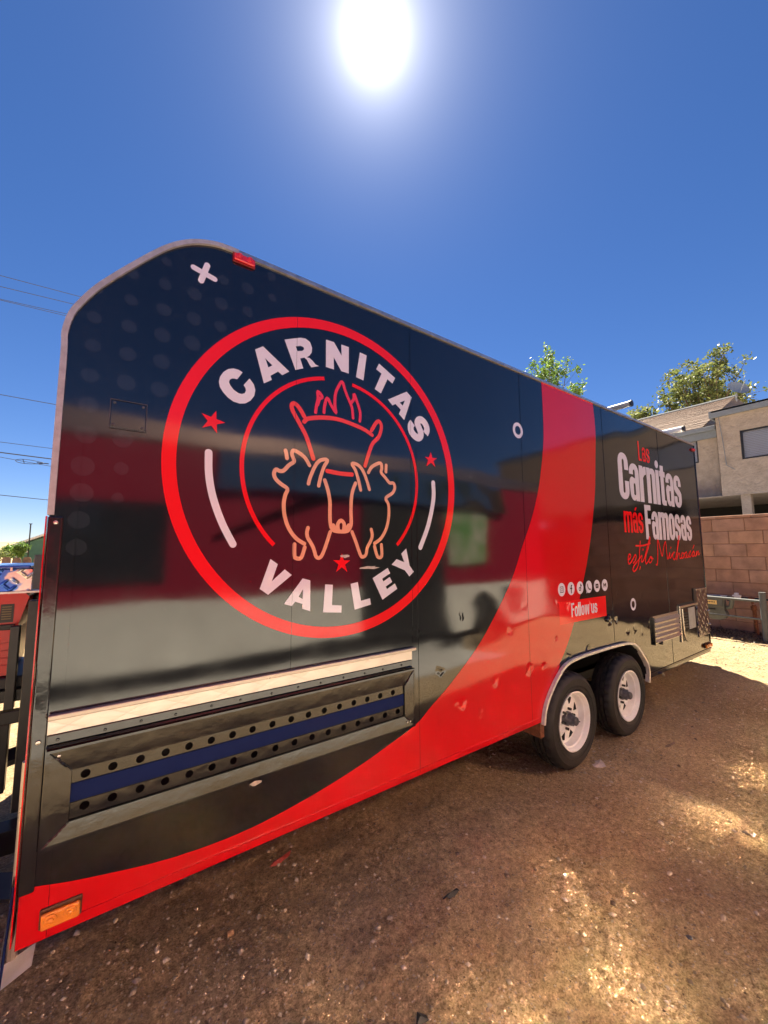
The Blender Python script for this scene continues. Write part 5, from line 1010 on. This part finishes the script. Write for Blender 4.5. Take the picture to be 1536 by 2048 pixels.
tree('shrub', 'sunlit light green bush against the house corner', (-4.62, 29.2, 0.0), (-4.75, 29.2, 1.65), (.30, .3, .40), 2200, .05, 'leaf_bright', 23, .3, .04, cat='shrub', nb=12)
mp = MB().tube([(-3.65, 27, 0), (-3.65, 27, 3.18)], .03, 8).box(-3.72, -3.58, 26.97, 27.03, 3.15, 3.19).build('mast_pole', 'dark_frame', loc=(-3.65, 27, 0)); tag(mp, 'thin dark pole rising past the green house roof', 'pole')
k_ = 19.7 / 31.7
def wz(z): return 1.6 + (z - 1.6) * k_
wires = [((-6.43, 18.51), (-2.69, 18.65), .011, 'topmost utility wire left of the trailer'), ((-6.38, 17.81), (-2.99, 18.0), .011, 'second utility wire from the top, left of the trailer'),
         ((-6.33, 17.01), (-3.26, 17.2), .010, 'upper strand of the close pair of wires'), ((-6.32, 16.95), (-3.25, 17.06), .010, 'lower strand of the close pair of wires'),
         ((-5.92, 11.06), (-3.53, 11.0), .013, 'lone utility wire midway down the sky'), ((-5.72, 8.17), (-3.53, 8.13), .010, 'thin wire above the thick black cable'),
         ((-5.68, 7.54), (-3.53, 7.46), .020, 'thick black cable above the splice loop'), ((-5.66, 7.26), (-3.5, 7.0), .010, 'wire carrying the oval splice loop'), ((-5.5, 4.99), (-3.52, 4.86), .013, 'lowest utility wire just above the house')]
for (a, b, r_, lb) in wires:
    xa, za_, xb, zb_ = a[0] * k_, wz(a[1]), b[0] * k_, wz(b[1]); s_ = (zb_ - za_) / (xb - xa); pts = []
    for k in range(25):
        x = -22 + 36 * k / 24; pts.append((x, 18.0, za_ + s_ * (x - xa) * (1 - abs(x - xa) / 60) + .0008 * (x - xa) ** 2))
    w = MB().tube(pts, r_, 5).build('utility_wire', 'black_plastic', smooth=True, loc=(0, 18, za_)); tag(w, lb, 'wire')
xl = -5.2 * k_; zl = wz(7.10)
lp = []
for k in range(25):
    a = 2 * math.pi * k / 24; lp.append((xl + .55 + .40 * math.cos(a), 17.97, zl + .02 + .075 * math.sin(a) * (1 - .4 * math.cos(a))))
sp_ = MB().tube(lp, .011, 5, False).tube([(xl + .35, 17.97, zl + .085), (xl + .40, 17.97, zl - .06)], .012, 5).box(xl + .75, xl + 1.1, 17.95, 17.99, zl - .0, zl + .03).build('cable_splice', 'black_plastic', smooth=True, loc=(xl, 18, zl)); tag(sp_, 'oval cable splice loop hanging on a wire', 'cable loop')
for x, lb in ((-22, 'wooden utility pole at the far left end of the wires'), (14, 'wooden utility pole hidden behind the trailer')):
    p_ = thing('utility_pole', lb, 'utility pole', (x, 18, 0)); MB().tube([(x, 18, 0), (x, 18, 13.4)], [.16, .11], 10).build('post', 'wood', p_, smooth=True); MB().box(x - .06, x + .06, 17, 19, 11.9, 12.02).build('crossarm', 'wood', p_)

# ---------------------------------------------------------------- behind the camera: what the gloss side mirrors
YS = -3.55
fs_ = thing('food_trailer', 'second trailer, red over pale grey, mirrored in the black trailer side', 'trailer', (2, YS, 0))
b = MB(); b.prism_xz([(-6, 1.0), (8.35, 1.0), (8.35, 3.0), (-6, 3.0)], YS - 2.4, YS); b.v = [(x, (YS if abs(y - YS) > 1 else YS - 2.4), z) for x, y, z in b.v]; b.build('upper_wall', 'stall_red', fs_)
MB().box(-6.05, 8.4, YS - 2.45, YS - .12, 3.0, 3.20).build('roof', 'white_trim', fs_)
def steel_band(name, x0, x1, z0, z1, tilt, m, waves, nx_, nz_, dy0):
    vs = []
    for i in range(nx_ + 1):
        for j in range(nz_ + 1):
            x = x0 + (x1 - x0) * i / nx_; z = z0 + (z1 - z0) * j / nz_
            vs.append((x, YS + dy0 - tilt * (z - z0) + waves(x, z), z))
    b = MB(); b.add(vs, [(i * (nz_ + 1) + j, i * (nz_ + 1) + j + 1, (i + 1) * (nz_ + 1) + j + 1, (i + 1) * (nz_ + 1) + j) for i in range(nx_) for j in range(nz_)])
    o = b.build(name, m, fs_); o.data.polygons.foreach_set('use_smooth', [True] * len(o.data.polygons)); return o
# brushed and wavy steel reflectors, added and shaped to bounce sun onto shaded dirt
steel_band('fill_reflector', -3.5, 8.3, 3.002, 3.24, 0.15, mat('brushed_steel', (0.90, 0.58, 0.44), 0.26, metal=1.0), lambda x, z: .003 * math.sin(3 * x), 160, 6, .02)
steel_band('caustic_reflector', 1.0, 6.8, 2.42, 2.99, 0.105, mat('polished_steel', (0.85, 0.72, 0.53), 0.10, metal=1.0), lambda x, z: .005 * math.sin(x * 5.6 + 1.2 * math.sin(x * 1.3) - z * 2) + .0042 * math.sin(z * 9 + x * .8 + 1.2 * math.sin(x * 3.1)) + .0009 * math.sin(x * 19 + z * 5), 420, 48, .08)
archp = circle(6.1, .28, .58, 20, math.pi, 0)
lowp = [(-6, .28)] + [(5.52, .28)] + archp[1:-1] + [(6.68, .28), (8.35, .28), (8.35, .998), (-6, .998)]
MB().prism_xz(lowp, YS - .05, YS + .012).build('lower_panel', 'pale_panel', fs_)
b = MB(); b.add([(a, YS + .0125, c) for a, c in lowp], [tuple(range(len(lowp)))]); b.build('lower_skin', 'pale_panel', fs_)
MB().box(-6, 8.35, YS - 2.3, YS - .06, .25, .999).build('underbody', 'black_matte', fs_)
for x in (5.85,): MB().lathe([(.0, -.02), (.16, -.02), (.17, .0), (.33, .0), (.34, .05), (.34, .2), (.0, .2)], x + .2, YS - .04, .34, 28).build('tyre', 'rubber', fs_)
MB().box(3.3, 4.9, YS + .014, YS + .03, 0.22, 2.41).build('doorway', 'dark_void', fs_)
MB().box(5.02, 6.2, YS + .001, YS + .03, 1.4, 2.40).build('menu_board', 'menu', fs_)
MB().box(-.55, .5, YS + .001, YS + .03, 1.25, 2.2).build('window', 'glass_dark', fs_)
MB().box(6.72, 7.2, YS + .013, YS + .03, .66, .92).build('vent', 'hub_grey', fs_)
for q in ((1.0, 1.7, 2.9, 2.35, .20),): MB().prism_xz([(q[0], q[1]), (q[2], q[3]), (q[2], q[3] + q[4]), (q[0], q[1] + q[4] * .5)], YS, YS + .004).build('painted_caustic_streak', 'tan', fs_)  # tan streak painted in place of sun caustics on the red wall
tag(MB().box(-9, 5.2, -8.5, -2.35, -0.1, 0.03).build('concrete_pad', mat('pad', (0.40, 0.385, 0.36), .85, var=.12, vscale=3, bump=.3, bscale=50)), kind='structure', label='grey concrete pad under the second trailer')
# ---------------------------------------------------------------- loose things on the ground
def stones(name, pts, sizes, m, seed):
    r_ = np.random.default_rng(seed); n = len(pts)
    base = np.array([(1, 0, 0), (-1, 0, 0), (0, 1, 0), (0, -1, 0), (0, 0, 1), (0, 0, -1), (.6, .6, .55), (-.6, .55, -.5)], float)[:6]
    fc_ = np.array([(0, 2, 4), (2, 1, 4), (1, 3, 4), (3, 0, 4), (2, 0, 5), (1, 2, 5), (3, 1, 5), (0, 3, 5)])
    an = r_.uniform(0, 6.28, n); V = base[None] * r_.uniform(.6, 1.25, (n, 6, 1)) * sizes[:, None, None] * np.array([1, .8, .6]); c, s_ = np.cos(an)[:, None], np.sin(an)[:, None]
    V = np.stack([V[..., 0] * c - V[..., 1] * s_, V[..., 0] * s_ + V[..., 1] * c, V[..., 2]], -1) + pts[:, None, :]
    Fs = (fc_[None] + (np.arange(n) * 6)[:, None, None]).reshape(-1, 3); v = V.reshape(-1, 3); nf = len(Fs)
    me = bpy.data.meshes.new(name); me.vertices.add(len(v)); me.vertices.foreach_set('co', v.reshape(-1).astype(np.float32)); me.loops.add(nf * 3); me.loops.foreach_set('vertex_index', Fs.reshape(-1).astype(np.int32)); me.polygons.add(nf)
    me.polygons.foreach_set('loop_start', (np.arange(nf) * 3).astype(np.int32)); me.polygons.foreach_set('loop_total', np.full(nf, 3, np.int32)); me.polygons.foreach_set('use_smooth', np.ones(nf, bool)); me.update(calc_edges=True); me.materials.append(M[m])
    o = bpy.data.objects.new(name, me); COL.objects.link(o); return o
n = 52000; P = np.stack([-.8 + 9.8 * rng.uniform(0, 1, n) ** 1.6, rng.uniform(-2.2, 1.2, n)], -1); dens = fbm(P[:, 0], P[:, 1], .9, 3, 31); keep = dens + rng.uniform(-.5, .5, n) > -.05; P = P[keep]
sz = np.clip(rng.lognormal(-5.5, .6, len(P)), .002, .019); pz = gheight(P[:, 0], P[:, 1]) + sz * .25
gv = stones('gravel', np.column_stack([P, pz]), sz, 'pebble', 4); tag(gv, 'loose small pebbles scattered over the dirt', kind='stuff')
n = 5200; P = np.stack([rng.uniform(8.42, 9.18, n), rng.uniform(-1.6, 3.0, n)], -1); c = np.column_stack([P, gheight(P[:, 0], P[:, 1]) + rng.uniform(.0, .035, n)])
d1 = rng.normal(size=(n, 3)) * np.array([1, 1, .5]); d1 /= np.linalg.norm(d1, axis=1)[:, None]; d2 = np.cross(d1, rng.normal(size=(n, 3))); d2 /= np.linalg.norm(d2, axis=1)[:, None]; s_ = rng.uniform(.008, .028, n)[:, None]
v = np.stack([c - d1 * s_, c + d2 * s_ * .5, c + d1 * s_, c - d2 * s_ * .5], 1).reshape(-1, 3)
me = bpy.data.meshes.new('leaf_litter'); me.vertices.add(len(v)); me.vertices.foreach_set('co', v.reshape(-1).astype(np.float32)); me.loops.add(len(v)); me.loops.foreach_set('vertex_index', np.arange(len(v), dtype=np.int32)); me.polygons.add(n)
me.polygons.foreach_set('loop_start', (np.arange(n) * 4).astype(np.int32)); me.polygons.foreach_set('loop_total', np.full(n, 4, np.int32)); me.update(calc_edges=True); me.materials.append(M['leaf_dry'])
o = bpy.data.objects.new('leaf_litter', me); COL.objects.link(o); tag(o, 'dark leaf litter along the foot of the block wall', kind='stuff')

def rock(x, y, s, lab, m='pebble', name='stone', cat='stone', flat=.6, seed=0, n=14):
    r_ = random.Random(seed); b = MB(); z0 = gz(x, y); rings = 5; vs = []; 
    for i in range(rings + 1):
        th = math.pi * i / rings
        for k in range(n): a = 2 * math.pi * k / n; rr_ = s * (1 + .22 * math.sin(2 * a + seed) + r_.uniform(-.12, .12)) * math.sin(th); vs.append((x + rr_ * math.cos(a), y + rr_ * .8 * math.sin(a), z0 + s * flat * (.35 + math.cos(th) * (1 + r_.uniform(-.08, .08)))))
    b.add(vs, [(i * n + k, (i + 1) * n + k, (i + 1) * n + (k + 1) % n, i * n + (k + 1) % n) for i in range(rings) for k in range(n)])
    o = b.build(name, m, smooth=True, loc=(x, y, z0)); tag(o, lab, cat); return o
def scrap(x, y, pts, lab, m, name, cat, lift=.004, crumple=.004, seed=0):
    r_ = random.Random(seed); z0 = gz(x, y); k = len(pts); b = MB(); c = [(x + a, y + c_, z0 + lift + r_.uniform(0, crumple)) for a, c_ in pts]; mid = (x, y, z0 + lift + crumple * 1.6)
    low = [(p[0], p[1], p[2] - .0015) for p in c]
    b.add(c + [mid] + low, [(i, (i + 1) % k, k) for i in range(k)] + [(i, k + 1 + i, k + 1 + (i + 1) % k, (i + 1) % k) for i in range(k)]); o = b.build(name, m, loc=(x, y, z0)); tag(o, lab, cat); return o
rock(2.268, -1.026, .016, 'pale round stone in the ground at the lower right corner of the photo', seed=1)
rock(2.36, -.796, .014, 'angular brown stone halfway to the right edge, ahead of the pale one', seed=2)
rock(1.08, -.197, .013, 'pale pebble left of the black plastic scrap', seed=3)
rock(2.05, -.97, .012, 'dark round stone on the light soil at the lower right', m='hub_grey', seed=4)
cg = MB().tube([(.49, .150, gz(.5, .15) + .011), (.515, .148, gz(.5, .15) + .011)], .0095, 12).build('cork_stub', 'tan_cork', smooth=True, loc=(.5, .15, gz(.5, .15))); tag(cg, 'small tan cork stub lying below the amber light', 'cork')
scrap(1.375, -.273, [(-.045, .010), (-.02, .012), (.02, .004), (.042, .010), (.045, -.006), (.01, -.012), (-.02, -.006), (-.03, .0), (-.046, .004)], 'black plastic scrap on the bare dirt in the foreground', 'debris_black', 'plastic_scrap', 'plastic scrap', .005, .010, 3)
scrap(.812, .405, [(-.06, -.01), (-.03, .012), (.02, .008), (.07, .028), (.05, .0), (.02, -.012), (-.02, -.016)], 'crumpled reddish wrapper under the lower edge of the trailer', 'paper_red', 'wrapper', 'wrapper', .006, .012, 5)
scrap(3.054, -.963, [(-.025, .0), (-.005, .012), (.012, .004), (.03, .008), (.022, -.008), (.0, -.006), (-.012, -.010)], 'small white paper scrap near the right edge of the dirt', 'paper_white', 'paper_scrap', 'paper scrap', .004, .006, 6)
scrap(3.09, -.10, [(-.07, .0), (-.045, .035), (-.01, .02), (.02, .05), (.05, .03), (.085, .035), (.05, -.01), (.01, -.045), (-.03, -.03)], 'pale crushed litter beside the front white wheel', 'paper_pale', 'crushed_litter', 'litter', .004, .008, 7)
scrap(.953, -.55, [(-.03, -.01), (.0, .02), (.025, .0), (.02, -.02)], 'dark scrap at the bottom edge of the photo', 'debris_black', 'rubber_scrap', 'rubber scrap', .005, .010, 8)
scrap(3.9, -.28, [(-.09, .01), (-.04, .02), (.06, .0), (.10, .006), (.06, -.012), (-.06, -.006)], 'flat grey wood chip on the dirt past the rear wheel', 'wood', 'wood_chip', 'wood chip', .004, .004, 9)
rock(2.75, -.62, .020, 'largest brown stone lying mid-way between the wheels and the lower right', seed=12)
